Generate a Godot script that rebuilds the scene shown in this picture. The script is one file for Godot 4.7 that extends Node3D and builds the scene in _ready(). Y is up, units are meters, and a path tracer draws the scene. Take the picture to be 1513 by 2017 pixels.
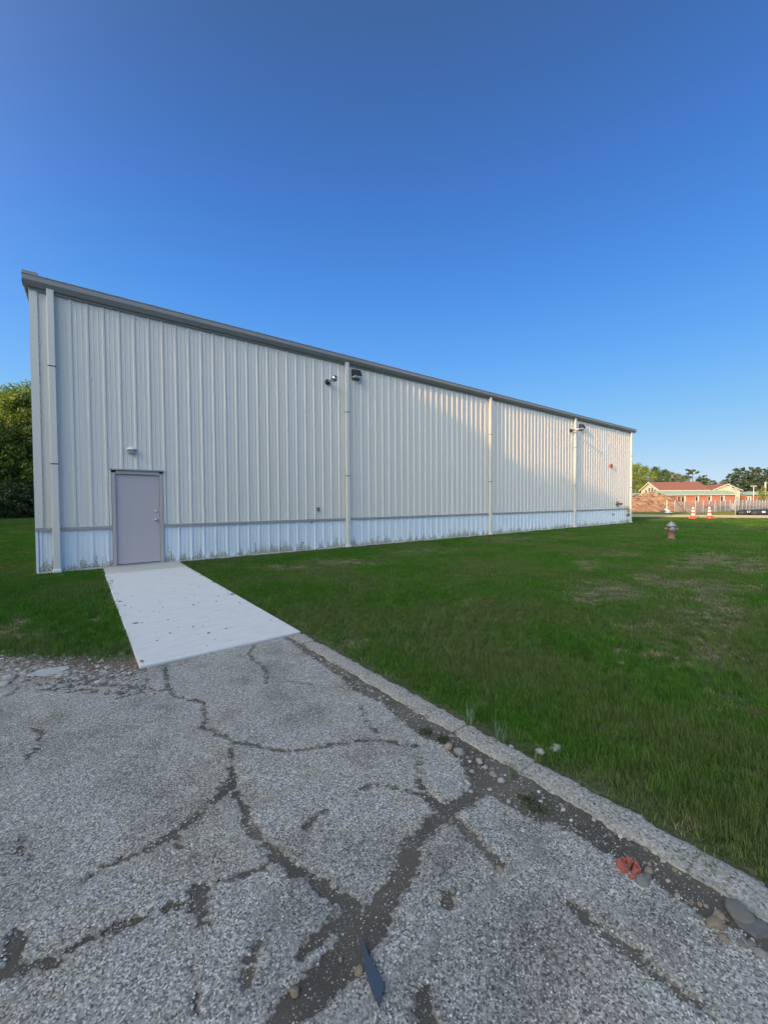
extends Node3D
# A long metal warehouse seen across a lawn and an old cracked pavement, in early shade.
# World: x runs along the long wall, y is up, z points from the wall (z = 0) towards the camera.

const FOCAL := 786.83            # pixels of the 1513 x 2017 photograph
const CENTRE := Vector2(756.5, 1008.5)
const YAW := 0.65365
const PITCH := -0.02508
const ROLL := -0.0064
const EYE := Vector3(0.0, 1.5208, 11.5156)
const SUN_TRAVEL := Vector3(2.2, -0.6, -0.30)

var forward := Vector3(sin(YAW) * cos(PITCH), sin(PITCH), -cos(YAW) * cos(PITCH))
var level_right := Vector3(cos(YAW), 0.0, sin(YAW))
var level_forward := Vector3(sin(YAW), 0.0, -cos(YAW))
var cam_right: Vector3
var cam_up: Vector3
var rng := RandomNumberGenerator.new()
var taken := {}
var M := {}
var env: Environment


func _ready() -> void:
	rng.seed = 20417
	set_view_and_light()
	make_materials()
	build_ground()
	build_pavement()
	build_kerb()
	build_walkway()
	build_warehouse()
	build_wall_fittings()
	build_far_side()
	build_school()
	build_trees()
	build_hydrant()
	build_loose_stones()
	build_weeds()
	build_grass()


func set_view_and_light() -> void:
	var u := level_right.cross(forward)
	cam_right = level_right * cos(ROLL) + u * sin(ROLL)
	cam_up = u * cos(ROLL) - level_right * sin(ROLL)
	var cam := Camera3D.new()
	cam.name = "camera"
	cam.fov = rad_to_deg(2.0 * atan(CENTRE.y / FOCAL))
	cam.near = 0.05
	cam.far = 6000.0
	add_child(cam)
	cam.transform = Transform3D(Basis(cam_right, cam_up, -forward), EYE)
	cam.current = true

	env = Environment.new()
	env.background_mode = Environment.BG_SKY
	env.tonemap_mode = Environment.TONE_MAPPER_LINEAR
	env.tonemap_exposure = 2.25
	env.sdfgi_enabled = true
	env.ssao_enabled = true
	env.ssil_enabled = true
	env.background_energy_multiplier = 1.0
	var sky := Sky.new()
	var pano := PanoramaSkyMaterial.new()
	pano.panorama = ImageTexture.create_from_image(clear_sky())
	sky.sky_material = pano
	env.sky = sky
	var we := WorldEnvironment.new()
	we.name = "world_environment"
	we.environment = env
	add_child(we)

	var sun := DirectionalLight3D.new()
	sun.name = "sun"
	sun.light_color = Color(1.0, 0.78, 0.54)
	sun.light_energy = 0.62
	sun.light_angular_distance = 0.55
	sun.shadow_enabled = true
	add_child(sun)
	sun.look_at_from_position(Vector3(0, 40, 0), Vector3(0, 40, 0) + SUN_TRAVEL, Vector3.UP)


func clear_sky() -> Image:
	# a cloudless sky with a low sun: each colour deepens with height, and the air scatters more light towards the sun
	var w := 512
	var h := 256
	var img := Image.create(w, h, false, Image.FORMAT_RGBF)
	var to_sun := -SUN_TRAVEL.normalized()
	for j in h:
		var el := (0.5 - (j + 0.5) / h) * PI
		var s := maxf(sin(el), 0.0)
		var t := 1.0 - s
		var base := Color(0.046 + 0.02 * t + 0.40 * pow(t, 4.6) + 0.30 * pow(t, 11.0), 0.108 + 0.46 * t * t + 0.25 * pow(t, 3.0), 0.20 + 0.725 * smoothstep(0.0, 0.765, t)) * (1.0 / 2.25)
		for i in w:
			var az := ((i + 0.5) / w) * TAU
			var d := Vector3(sin(az) * cos(el), sin(el), -cos(az) * cos(el))
			var c := d.dot(to_sun)
			var m := SKY_GLOW * pow(0.5 + 0.5 * c, 9.0)
			img.set_pixel(i, j, Color(base.r + m * 0.96, base.g + m * 0.95, base.b + m * 0.80))
	return img


const SKY_GLOW := 3.6


# ---------------------------------------------------------------- from photograph to place
func sight(px: float, py: float) -> Vector3:
	return forward + cam_right * ((px - CENTRE.x) / FOCAL) - cam_up * ((py - CENTRE.y) / FOCAL)


func on_ground(px: float, py: float, y := 0.0) -> Vector3:
	var v := sight(px, py)
	return EYE + v * ((y - EYE.y) / v.y)


func at_range(px: float, py: float, reach: float) -> Vector3:
	var v := sight(px, py)
	return EYE + v * (reach / Vector2(v.x, v.z).length())


func metres_per_pixel(p: Vector3) -> float:
	return (p - EYE).dot(forward) / FOCAL


# ---------------------------------------------------------------- naming and building
func numbered(called: String) -> String:
	if not taken.has(called):
		taken[called] = 0
		return called
	taken[called] += 1
	return "%s_%03d" % [called, taken[called]]


func tag(o: Node, label := "", category := "", group := "", kind := "") -> Node:
	if label != "": o.set_meta("label", label)
	if category != "": o.set_meta("category", category)
	if group != "": o.set_meta("group", group)
	if kind != "": o.set_meta("kind", kind)
	return o


func thing(called: String, at: Vector3, label: String, category: String, group := "", turn := 0.0) -> Node3D:
	var o := Node3D.new()
	o.name = numbered(called)
	add_child(o)
	o.position = at
	o.rotation.y = turn
	tag(o, label, category, group)
	return o


func part(parent: Node, called: String, mesh: Mesh, m: Material, at := Vector3.ZERO) -> MeshInstance3D:
	var o := MeshInstance3D.new()
	o.name = called if parent != self else numbered(called)
	o.mesh = mesh
	o.material_override = m
	parent.add_child(o, true)
	o.position = at
	return o


func structure(called: String, mesh: Mesh, m: Material) -> MeshInstance3D:
	var o := part(self, called, mesh, m)
	o.set_meta("kind", "structure")
	return o


func copies(parent: Node, called: String, mesh: Mesh, m: Material, where: Array, tints: PackedColorArray) -> MultiMeshInstance3D:
	var mm := MultiMesh.new()
	mm.transform_format = MultiMesh.TRANSFORM_3D
	mm.use_colors = true
	mm.mesh = mesh
	mm.instance_count = where.size()
	for i in where.size():
		mm.set_instance_transform(i, where[i])
		mm.set_instance_color(i, tints[i])
	var o := MultiMeshInstance3D.new()
	o.name = called if parent != self else numbered(called)
	o.multimesh = mm
	o.material_override = m
	parent.add_child(o, true)
	o.set_meta("kind", "stuff")
	return o


class Shape:
	# collects faces; corners are given counter-clockwise as seen from outside
	var st := SurfaceTool.new()
	var smooth := -1

	func _init(smoothed := false) -> void:
		st.begin(Mesh.PRIMITIVE_TRIANGLES)
		smooth = 0 if smoothed else -1
		st.set_smooth_group(0 if smoothed else 0xFFFFFFFF)

	func tri(a: Vector3, b: Vector3, c: Vector3) -> void:
		st.add_vertex(a)
		st.add_vertex(c)
		st.add_vertex(b)

	func quad(a: Vector3, b: Vector3, c: Vector3, d: Vector3) -> void:
		tri(a, b, c)
		tri(a, c, d)

	func quad_uv(a: Vector3, b: Vector3, c: Vector3, d: Vector3, ua: Vector2, ub: Vector2, uc: Vector2, ud: Vector2) -> void:
		for k in [[a, ua], [c, uc], [b, ub], [a, ua], [d, ud], [c, uc]]:
			st.set_uv(k[1])
			st.add_vertex(k[0])

	func box(c: Vector3, s: Vector3, b := Basis.IDENTITY) -> Shape:
		var h := s * 0.5
		for ax in 3:
			for sg in [-1.0, 1.0]:
				var n := Vector3.ZERO
				n[ax] = sg
				var u := Vector3.ZERO
				u[(ax + 1) % 3] = 1.0
				var v := n.cross(u)
				var o := n * h
				var uu := u * h
				var vv := v * h
				quad(c + b * (o - uu - vv), c + b * (o + uu - vv), c + b * (o + uu + vv), c + b * (o - uu + vv))
		return self

	func span(a: Vector3, b: Vector3) -> Shape:
		return box((a + b) * 0.5, (b - a).abs())

	func soft_box(c: Vector3, s: Vector3, r: float, b := Basis.IDENTITY) -> Shape:
		# a box with rounded-off edges
		var h := s * 0.5
		for ax in 3:
			for sg in [-1.0, 1.0]:
				var n := Vector3.ZERO
				n[ax] = sg
				var u := Vector3.ZERO
				u[(ax + 1) % 3] = 1.0
				var v := n.cross(u)
				var g := []
				for i in 4:
					for j in 4:
						var p: Vector3 = n * h + u * h * [-1.0, -1.0, 1.0, 1.0][i] + v * h * [-1.0, -1.0, 1.0, 1.0][j]
						var inner := Vector3.ZERO
						var dirv := n * h
						if i == 1: p += u * r
						if i == 2: p -= u * r
						if j == 1: p += v * r
						if j == 2: p -= v * r
						for k in 3: inner[k] = clampf(p[k], -h[k] + r, h[k] - r)
						dirv = (p - inner)
						g.append(c + b * (inner + dirv.normalized() * r))
				for i in 3:
					for j in 3:
						quad(g[i * 4 + j], g[i * 4 + 4 + j], g[i * 4 + 5 + j], g[i * 4 + 1 + j])
		return self

	func tube(path: Array, radii: Array, sides := 8, capped := true) -> Shape:
		var rings := []
		var side := Vector3.ZERO
		for i in path.size():
			var d: Vector3 = (path[mini(i + 1, path.size() - 1)] - path[maxi(i - 1, 0)]).normalized()
			if side == Vector3.ZERO:
				side = d.cross(Vector3.UP if absf(d.y) < 0.9 else Vector3.RIGHT).normalized()
			side = (side - d * side.dot(d)).normalized()
			var up2 := d.cross(side)
			var ring := []
			for k in sides:
				var a := TAU * k / sides
				ring.append(path[i] + (side * cos(a) + up2 * sin(a)) * radii[i])
			rings.append(ring)
		for i in rings.size() - 1:
			for k in sides:
				var k2 := (k + 1) % sides
				quad(rings[i][k], rings[i][k2], rings[i + 1][k2], rings[i + 1][k])
		if capped:
			for k in sides:
				var k2 := (k + 1) % sides
				tri(path[0], rings[0][k2], rings[0][k])
				tri(path[-1], rings[-1][k], rings[-1][k2])
		return self

	func lathe(profile: Array, at: Vector3, axis := Vector3.UP, sides := 20) -> Shape:
		# profile: Vector2(radius, height along the axis)
		var side := axis.cross(Vector3.UP if absf(axis.y) < 0.9 else Vector3.RIGHT).normalized()
		var up2 := axis.cross(side)
		for i in profile.size() - 1:
			for k in sides:
				var p := []
				for kk in [k, k + 1]:
					var a: float = TAU * kk / sides
					var out := side * cos(a) + up2 * sin(a)
					p.append(at + axis * profile[i].y + out * profile[i].x)
					p.append(at + axis * profile[i + 1].y + out * profile[i + 1].x)
				if profile[i].x > 1e-5: tri(p[0], p[2], p[3] if profile[i + 1].x > 1e-5 else p[1])
				if profile[i + 1].x > 1e-5: tri(p[0], p[3], p[1])
		return self

	func loft(outline: Array, along: Vector3) -> Shape:
		# outline: points in a plane, counter-clockwise seen against «along»; closed prism
		var n := outline.size()
		for k in n:
			quad(outline[k], outline[k] + along, outline[(k + 1) % n] + along, outline[(k + 1) % n])
		var flat := PackedVector2Array()
		var ax: Vector3 = (outline[1] - outline[0]).normalized()
		var ay := along.normalized().cross(ax)
		for p in outline: flat.append(Vector2((p - outline[0]).dot(ax), (p - outline[0]).dot(ay)))
		var ids := Geometry2D.triangulate_polygon(flat)
		for k in range(0, ids.size(), 3):
			tri(outline[ids[k]], outline[ids[k + 1]], outline[ids[k + 2]])
			tri(outline[ids[k]] + along, outline[ids[k + 2]] + along, outline[ids[k + 1]] + along)
		return self

	func done() -> ArrayMesh:
		st.generate_normals()
		return st.commit()


func grid_mesh(nx: int, nz: int, x0: float, z0: float, dx: float, dz: float, heights: PackedFloat32Array, tints := PackedColorArray()) -> ArrayMesh:
	var v := PackedVector3Array()
	var n := PackedVector3Array()
	var uv := PackedVector2Array()
	v.resize(nx * nz)
	n.resize(nx * nz)
	uv.resize(nx * nz)
	for j in nz:
		for i in nx:
			var k := j * nx + i
			v[k] = Vector3(x0 + i * dx, heights[k], z0 + j * dz)
			uv[k] = Vector2(x0 + i * dx, z0 + j * dz)
			var hx := heights[j * nx + mini(i + 1, nx - 1)] - heights[j * nx + maxi(i - 1, 0)]
			var hz := heights[mini(j + 1, nz - 1) * nx + i] - heights[maxi(j - 1, 0) * nx + i]
			n[k] = Vector3(-hx / (2.0 * dx), 1.0, -hz / (2.0 * dz)).normalized()
	var ids := PackedInt32Array()
	ids.resize((nx - 1) * (nz - 1) * 6)
	var q := 0
	for j in nz - 1:
		for i in nx - 1:
			var a := j * nx + i
			ids[q] = a
			ids[q + 1] = a + 1
			ids[q + 2] = a + nx + 1
			ids[q + 3] = a
			ids[q + 4] = a + nx + 1
			ids[q + 5] = a + nx
			q += 6
	var arr := []
	arr.resize(Mesh.ARRAY_MAX)
	arr[Mesh.ARRAY_VERTEX] = v
	arr[Mesh.ARRAY_NORMAL] = n
	arr[Mesh.ARRAY_TEX_UV] = uv
	if tints.size(): arr[Mesh.ARRAY_COLOR] = tints
	arr[Mesh.ARRAY_INDEX] = ids
	var m := ArrayMesh.new()
	m.add_surface_from_arrays(Mesh.PRIMITIVE_TRIANGLES, arr)
	return m


func noise(seed_: int, freq: float, octaves := 3, type := FastNoiseLite.TYPE_SIMPLEX_SMOOTH) -> FastNoiseLite:
	var f := FastNoiseLite.new()
	f.seed = seed_
	f.frequency = freq
	f.noise_type = type
	f.fractal_octaves = octaves
	if octaves < 2: f.fractal_type = FastNoiseLite.FRACTAL_NONE
	return f


# ---------------------------------------------------------------- materials
func lin(r: float, g: float, b: float) -> Color:
	return Color(r, g, b).linear_to_srgb()


func plain(r: float, g: float, b: float, rough := 0.6, metal := 0.0) -> StandardMaterial3D:
	var m := StandardMaterial3D.new()
	m.albedo_color = lin(r, g, b)
	m.roughness = rough
	m.metallic = metal
	return m


func tinted(rough := 0.85) -> StandardMaterial3D:
	# its colour comes from each piece
	var m := StandardMaterial3D.new()
	m.vertex_color_use_as_albedo = true
	m.roughness = rough
	return m


func leafy() -> StandardMaterial3D:
	var m := tinted(0.6)
	m.backlight_enabled = true
	m.backlight = lin(0.5, 0.7, 0.25)
	return m


func ramp(stops: Array) -> Gradient:
	var g := Gradient.new()
	var off := PackedFloat32Array()
	var col := PackedColorArray()
	for s in stops:
		off.append(s[0])
		col.append(lin(s[1], s[2], s[3]))
	g.offsets = off
	g.colors = col
	return g


func noise_map(f: FastNoiseLite, size := 512, colours: Gradient = null) -> NoiseTexture2D:
	var t := NoiseTexture2D.new()
	t.width = size
	t.height = size
	t.seamless = true
	t.normalize = true
	t.noise = f
	if colours: t.color_ramp = colours
	return t


func mapped(m: StandardMaterial3D, scale: float, world := true) -> StandardMaterial3D:
	m.uv1_triplanar = true
	m.uv1_world_triplanar = world
	m.uv1_scale = Vector3.ONE * scale
	return m


func relief(m: StandardMaterial3D, t: Texture2D, centimetres: float) -> StandardMaterial3D:
	m.heightmap_enabled = true
	m.heightmap_texture = t
	m.heightmap_scale = absf(centimetres)
	m.heightmap_flip_texture = centimetres < 0.0
	return m


func make_materials() -> void:
	var waves := noise_map(noise(5, 0.006, 3), 256)
	var grit := noise_map(noise(6, 0.09, 4), 512)
	var m := plain(0.69, 0.67, 0.63, 0.42)
	M.wall = relief(mapped(m, 0.6), waves, 0.10)
	M.wainscot = plain(1, 1, 1, 0.36)
	M.wainscot.albedo_texture = splash_print()
	M.wainscot_trim = plain(0.72, 0.78, 0.85, 0.36)
	M.trim = plain(0.68, 0.66, 0.615, 0.42)
	M.sill = plain(0.36, 0.36, 0.37, 0.45)
	M.base_trim = plain(0.60, 0.60, 0.57, 0.6)
	M.gutter = relief(mapped(plain(0.27, 0.275, 0.28, 0.42), 0.5), waves, 0.12)
	M.roof = plain(0.45, 0.47, 0.48, 0.4)
	M.gap = plain(0.015, 0.015, 0.016, 0.8)
	M.door = relief(mapped(plain(0.47, 0.435, 0.46, 0.45), 1.2), grit, 0.01)
	M.frame = plain(0.43, 0.40, 0.415, 0.42)
	M.steel = plain(0.62, 0.62, 0.62, 0.28, 1.0)
	M.galvanised = plain(0.50, 0.53, 0.54, 0.22, 1.0)
	M.dark_metal = plain(0.03, 0.03, 0.032, 0.5)
	M.bronze = plain(0.035, 0.033, 0.034, 0.45)
	M.lens = plain(0.45, 0.47, 0.47, 0.15)
	M.white = plain(0.74, 0.74, 0.72, 0.4)
	M.box_grey = plain(0.16, 0.17, 0.17, 0.6)
	M.red = plain(0.45, 0.02, 0.02, 0.4)
	M.yellow = plain(0.55, 0.36, 0.02, 0.5)
	M.brass = plain(0.45, 0.30, 0.12, 0.35, 1.0)
	M.leaf = leafy()
	M.bark = mapped(plain(0.11, 0.085, 0.065, 0.9), 1.0)
	M.bark = relief(M.bark, grit, 1.0)
	# concrete, soil and stone
	m = plain(1, 1, 1, 0.85)
	m.albedo_texture = noise_map(noise(11, 0.007, 7), 1024, ramp([[0.0, 0.49, 0.505, 0.53], [0.4, 0.535, 0.555, 0.585], [0.7, 0.555, 0.575, 0.605], [1.0, 0.585, 0.605, 0.635]]))
	m = mapped(m, 0.45)
	m.uv1_scale = Vector3(0.30, 0.45, 0.9)
	M.concrete = relief(m, grit, 0.012)
	m = plain(1, 1, 1, 0.9)
	m.albedo_texture = noise_map(noise(12, 0.035, 5), 1024, ramp([[0.0, 0.24, 0.235, 0.22], [0.4, 0.42, 0.42, 0.40], [0.7, 0.52, 0.52, 0.50], [1.0, 0.60, 0.60, 0.58]]))
	M.landing = relief(mapped(m, 0.8), grit, 0.08)
	m = plain(1, 1, 1, 0.93)
	var pits := noise(13, 0.09, 1, FastNoiseLite.TYPE_CELLULAR)
	pits.cellular_return_type = FastNoiseLite.RETURN_CELL_VALUE
	m.albedo_texture = noise_map(pits, 1024, ramp([[0.0, 0.07, 0.067, 0.06], [0.1, 0.16, 0.152, 0.135], [0.3, 0.25, 0.242, 0.22], [0.7, 0.32, 0.312, 0.288], [1.0, 0.45, 0.44, 0.41]]))
	var bumps := noise(13, 0.09, 1, FastNoiseLite.TYPE_CELLULAR)
	bumps.cellular_return_type = FastNoiseLite.RETURN_DISTANCE
	M.kerb = relief(mapped(m, 1.3), noise_map(bumps, 1024), -0.22)
	m = plain(1, 1, 1, 0.95)
	m.vertex_color_use_as_albedo = true
	m.albedo_texture = noise_map(noise(14, 0.2, 4), 1024, ramp([[0.0, 0.25, 0.25, 0.25], [0.5, 0.7, 0.7, 0.7], [0.75, 1.0, 1.0, 1.0], [0.9, 1.6, 1.6, 1.55], [1.0, 2.2, 2.2, 2.1]]))
	M.soil = relief(mapped(m, 1.7), noise_map(noise(14, 0.2, 4), 1024), 0.3)
	# old pavement: pale stone chips worn bare, set in dark binder
	var chips := noise(15, 0.165, 1, FastNoiseLite.TYPE_CELLULAR)
	chips.cellular_return_type = FastNoiseLite.RETURN_CELL_VALUE
	chips.cellular_jitter = 1.0
	m = plain(1, 1, 1, 0.88)
	m.vertex_color_use_as_albedo = true
	m.albedo_texture = noise_map(chips, 1024, ramp([[0.0, 0.065, 0.066, 0.068], [0.15, 0.14, 0.141, 0.14], [0.45, 0.25, 0.25, 0.243], [0.8, 0.37, 0.37, 0.358], [1.0, 0.60, 0.60, 0.58]]))
	var round_chips := noise(15, 0.165, 1, FastNoiseLite.TYPE_CELLULAR)
	round_chips.cellular_return_type = FastNoiseLite.RETURN_DISTANCE
	round_chips.cellular_jitter = 1.0
	M.pavement = relief(mapped(m, 1.0), noise_map(round_chips, 1024), -0.12)
	M.chip = tinted(0.75)
	M.stone = relief(mapped(tinted(0.9), 3.0, false), grit, 0.3)
	m = plain(1, 1, 1, 0.95)
	m.albedo_texture = noise_map(noise(16, 0.03, 5), 1024, ramp([[0.0, 0.035, 0.04, 0.018], [0.5, 0.055, 0.07, 0.024], [0.75, 0.085, 0.085, 0.04], [1.0, 0.13, 0.115, 0.07]]))
	M.turf = relief(mapped(m, 0.7), grit, 0.8)
	m = plain(1, 1, 1, 0.95)
	m.albedo_texture = noise_map(noise(17, 0.02, 5), 1024, ramp([[0.0, 0.06, 0.08, 0.025], [0.5, 0.10, 0.12, 0.04], [1.0, 0.19, 0.17, 0.08]]))
	M.field = mapped(m, 0.06)
	m = plain(1, 1, 1, 0.95)
	m.albedo_texture = noise_map(noise(18, 0.025, 5), 512, ramp([[0.0, 0.12, 0.06, 0.035], [0.35, 0.24, 0.125, 0.07], [0.65, 0.35, 0.20, 0.115], [1.0, 0.48, 0.31, 0.20]]))
	M.red_earth = mapped(m, 0.11)
	m = plain(1, 1, 1, 0.9)
	m.albedo_texture = noise_map(noise(19, 0.03, 4), 512, ramp([[0.0, 0.26, 0.235, 0.20], [1.0, 0.36, 0.33, 0.29]]))
	M.road = mapped(m, 0.3)
	m = plain(1, 1, 1, 0.85)
	m.albedo_texture = noise_map(noise(20, 0.12, 3), 512, ramp([[0.0, 0.30, 0.10, 0.055], [0.5, 0.40, 0.145, 0.08], [1.0, 0.50, 0.21, 0.12]]))
	M.brickwork = mapped(m, 0.5)
	m = plain(1, 1, 1, 0.8)
	m.albedo_texture = noise_map(noise(21, 0.05, 4), 512, ramp([[0.0, 0.16, 0.06, 0.04], [0.5, 0.24, 0.095, 0.062], [1.0, 0.31, 0.14, 0.095]]))
	M.red_roof = mapped(m, 0.3)
	M.green_roof = plain(0.26, 0.34, 0.27, 0.5)
	M.cream = plain(0.56, 0.47, 0.31, 0.8)
	M.pale = plain(0.54, 0.51, 0.44, 0.7)
	M.pane = plain(0.03, 0.035, 0.045, 0.08)
	M.fence = plain(0.42, 0.43, 0.42, 0.45, 0.6)
	M.post = plain(0.34, 0.35, 0.34, 0.5)
	M.orange = plain(0.62, 0.10, 0.03, 0.6)
	M.hydrant_red = relief(mapped(plain(0.23, 0.115, 0.09, 0.8), 4.0, false), grit, 0.1)
	M.hydrant_silver = plain(0.26, 0.29, 0.31, 0.5, 0.2)
	M.hydrant_cap = plain(0.24, 0.22, 0.20, 0.6, 0.1)
	M.earth = mapped(plain(0.40, 0.31, 0.22, 0.95), 0.3)
	M.slate = plain(0.055, 0.075, 0.105, 0.35)
	M.black = plain(0.03, 0.03, 0.032, 0.6)
	M.timber = plain(0.20, 0.16, 0.12, 0.9)


func splash_print() -> ImageTexture:
	# pale enamel, with mud and mildew thrown up along its foot; 8 metres long, 1 metre high
	var w := 2048
	var h := 256
	var img := Image.create(w, h, false, Image.FORMAT_RGB8)
	var base := lin(0.73, 0.80, 0.88)
	var fine := noise(31, 0.11, 3)
	var broad := noise(32, 0.012, 3)
	var streak := noise(33, 0.03, 2)
	img.fill(base)
	for i in w:
		var x := i * 8.0 / w
		var rib := absf(fposmod(x - 0.10, 0.3048) - 0.1524) / 0.1524       # 1 on a rib
		var amount := clampf(0.55 + 1.0 * broad.get_noise_2d(i, 3.0), 0.05, 1.0)
		for j in h:
			var y := (h - 1 - j) * 1.0 / h
			var n := fine.get_noise_2d(i, j * 1.6)
			var reach := (0.14 + 0.42 * maxf(0.0, streak.get_noise_2d(i * 2.5, j * 0.15) + 0.1) + 0.10 * rib * rib) * amount
			var c := base
			c = c.lerp(lin(0.64, 0.71, 0.79), clampf(0.5 + streak.get_noise_2d(i * 1.5 + 400.0, j * 0.08), 0.0, 1.0) * 0.35)
			if n > lerpf(-0.35, 0.45, clampf(y / maxf(reach, 0.01), 0.0, 1.0)) and y < reach * 1.25:
				c = c.lerp(lin(0.13, 0.095, 0.045), clampf(0.6 + n, 0.45, 0.97))
			elif y < reach * 1.1:
				c = c.lerp(lin(0.30, 0.26, 0.16), clampf(0.40 + 0.8 * n, 0.0, 0.65))
			img.set_pixel(i, j, c)
	img.generate_mipmaps()
	return ImageTexture.create_from_image(img)


# ---------------------------------------------------------------- ground
const WALK_X0 := 0.42
const WALK_X1 := 2.03
const WALK_END := 7.25
const LAWN_Y := -0.012

# where soil lies open in the old pavement: photograph pixels and half-widths
const CRACKS := [
	[[326, 1300, 3], [328, 1334, 5], [334, 1355, 5], [343, 1370, 5], [372, 1377, 4], [402, 1382, 5], [405, 1417, 6], [400, 1431, 7], [430, 1445, 6], [463, 1461, 6], [509, 1468, 4], [560, 1477, 6], [601, 1475, 4], [648, 1468, 5], [684, 1461, 8]],
	[[326, 1357, 3], [271, 1365, 3], [228, 1376, 2]],
	[[456, 1472, 4], [457, 1500, 5], [456, 1525, 8], [453, 1546, 22], [435, 1565, 13], [398, 1597, 11], [347, 1637, 13], [301, 1667, 9], [245, 1688, 6], [194, 1713, 4], [139, 1745, 3]],
	[[463, 1563, 10], [486, 1597, 9], [481, 1616, 8], [509, 1648, 11], [551, 1685, 20], [592, 1722, 12], [638, 1745, 24], [676, 1770, 16], [720, 1790, 14]],
	[[545, 1690, 9], [509, 1708, 6], [463, 1727, 4], [430, 1732, 2]],
	[[643, 1593, 4], [615, 1611, 7], [603, 1630, 5], [597, 1647, 4]],
	[[347, 1640, 6], [352, 1662, 5]],
	[[389, 1752, 26], [392, 1780, 26], [402, 1812, 15]],
	[[389, 1775, 12], [342, 1783, 8], [296, 1801, 9], [240, 1822, 13], [176, 1847, 12], [116, 1884, 13], [46, 1903, 11], [-40, 1930, 14]],
	[[28, 1835, 16], [28, 1861, 30], [12, 1900, 26], [-40, 1960, 20]],
	[[831, 1563, 9], [881, 1595, 28], [845, 1630, 26], [812, 1666, 30], [795, 1720, 34], [765, 1770, 42], [730, 1815, 50], [690, 1870, 62], [640, 1925, 58], [580, 1985, 52], [540, 2040, 50]],
	[[700, 1796, 24], [640, 1830, 20], [590, 1880, 16]],
	[[831, 1563, 10], [800, 1555, 8], [760, 1548, 6], [735, 1544, 8], [712, 1552, 5], [694, 1568, 3]],
	[[831, 1563, 8], [825, 1530, 6], [828, 1492, 8]],
	[[881, 1595, 24], [920, 1575, 26], [950, 1545, 34]],
	[[890, 1600, 16], [920, 1640, 14], [950, 1670, 14], [985, 1700, 15]],
	[[1109, 1768, 4], [1160, 1810, 9], [1206, 1847, 14], [1243, 1875, 18], [1294, 1921, 13], [1336, 1953, 12], [1382, 1981, 9], [1430, 2020, 8]],
	[[882, 1755, 14], [880, 1775, 16]],
	[[560, 1252, 5], [590, 1270, 8], [631, 1302, 9], [678, 1331, 11], [713, 1359, 19], [760, 1381, 17], [803, 1413, 26], [838, 1441, 29], [881, 1462, 23], [920, 1491, 27], [953, 1534, 46], [1006, 1563, 50], [1052, 1591, 46], [1105, 1612, 26], [1160, 1646, 20], [1220, 1680, 22], [1276, 1712, 24], [1331, 1749, 27], [1391, 1786, 30], [1461, 1828, 30], [1520, 1866, 28], [1640, 1950, 30]],
	[[501, 1270, 4], [491, 1287, 5], [499, 1300, 4], [520, 1313, 4], [527, 1323, 3], [524, 1345, 3]],
	[[563, 1340, 2], [590, 1345, 3], [613, 1347, 2]],
	[[710, 1391, 3], [721, 1420, 3], [742, 1441, 6]],
	[[667, 1461, 5], [700, 1457, 5], [738, 1457, 4], [781, 1463, 6], [820, 1468, 8]],
	[[624, 1470, 3], [667, 1461, 6]],
	[[379, 1905, 5], [384, 1963, 7], [390, 2000, 5]],
	[[503, 1862, 16], [495, 1890, 12], [488, 1925, 18]],
	[[838, 1950, 16], [838, 1985, 26], [850, 2030, 34]],
	[[60, 1430, 4], [85, 1445, 6], [78, 1470, 5], [55, 1490, 6]],
	[[45, 1650, 5], [40, 1680, 8], [58, 1690, 5]],
]

const PX0 := -2.4
const PZ0 := 4.4
const PSTEP := 0.0125
const PNX := 345
const PNZ := 673
var bare := PackedFloat32Array()          # metres inside open soil, over the fine pavement grid
var pave_y := PackedFloat32Array()


func pavement_edge(x: float) -> float:
	# the pavement's worn far edge left of the walkway
	return 7.22 + minf(x - WALK_X0, 0.0) * 0.95


func build_ground() -> void:
	var s := Shape.new()
	s.quad(Vector3(-4000, -0.07, 4000), Vector3(4000, -0.07, 4000), Vector3(4000, -0.07, -4000), Vector3(-4000, -0.07, -4000))
	structure("ground", s.done(), M.field)
	s = Shape.new()
	s.quad(Vector3(-90, LAWN_Y, 60), Vector3(120, LAWN_Y, 60), Vector3(120, LAWN_Y, -70), Vector3(-90, LAWN_Y, -70))
	structure("lawn", s.done(), M.turf)


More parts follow.
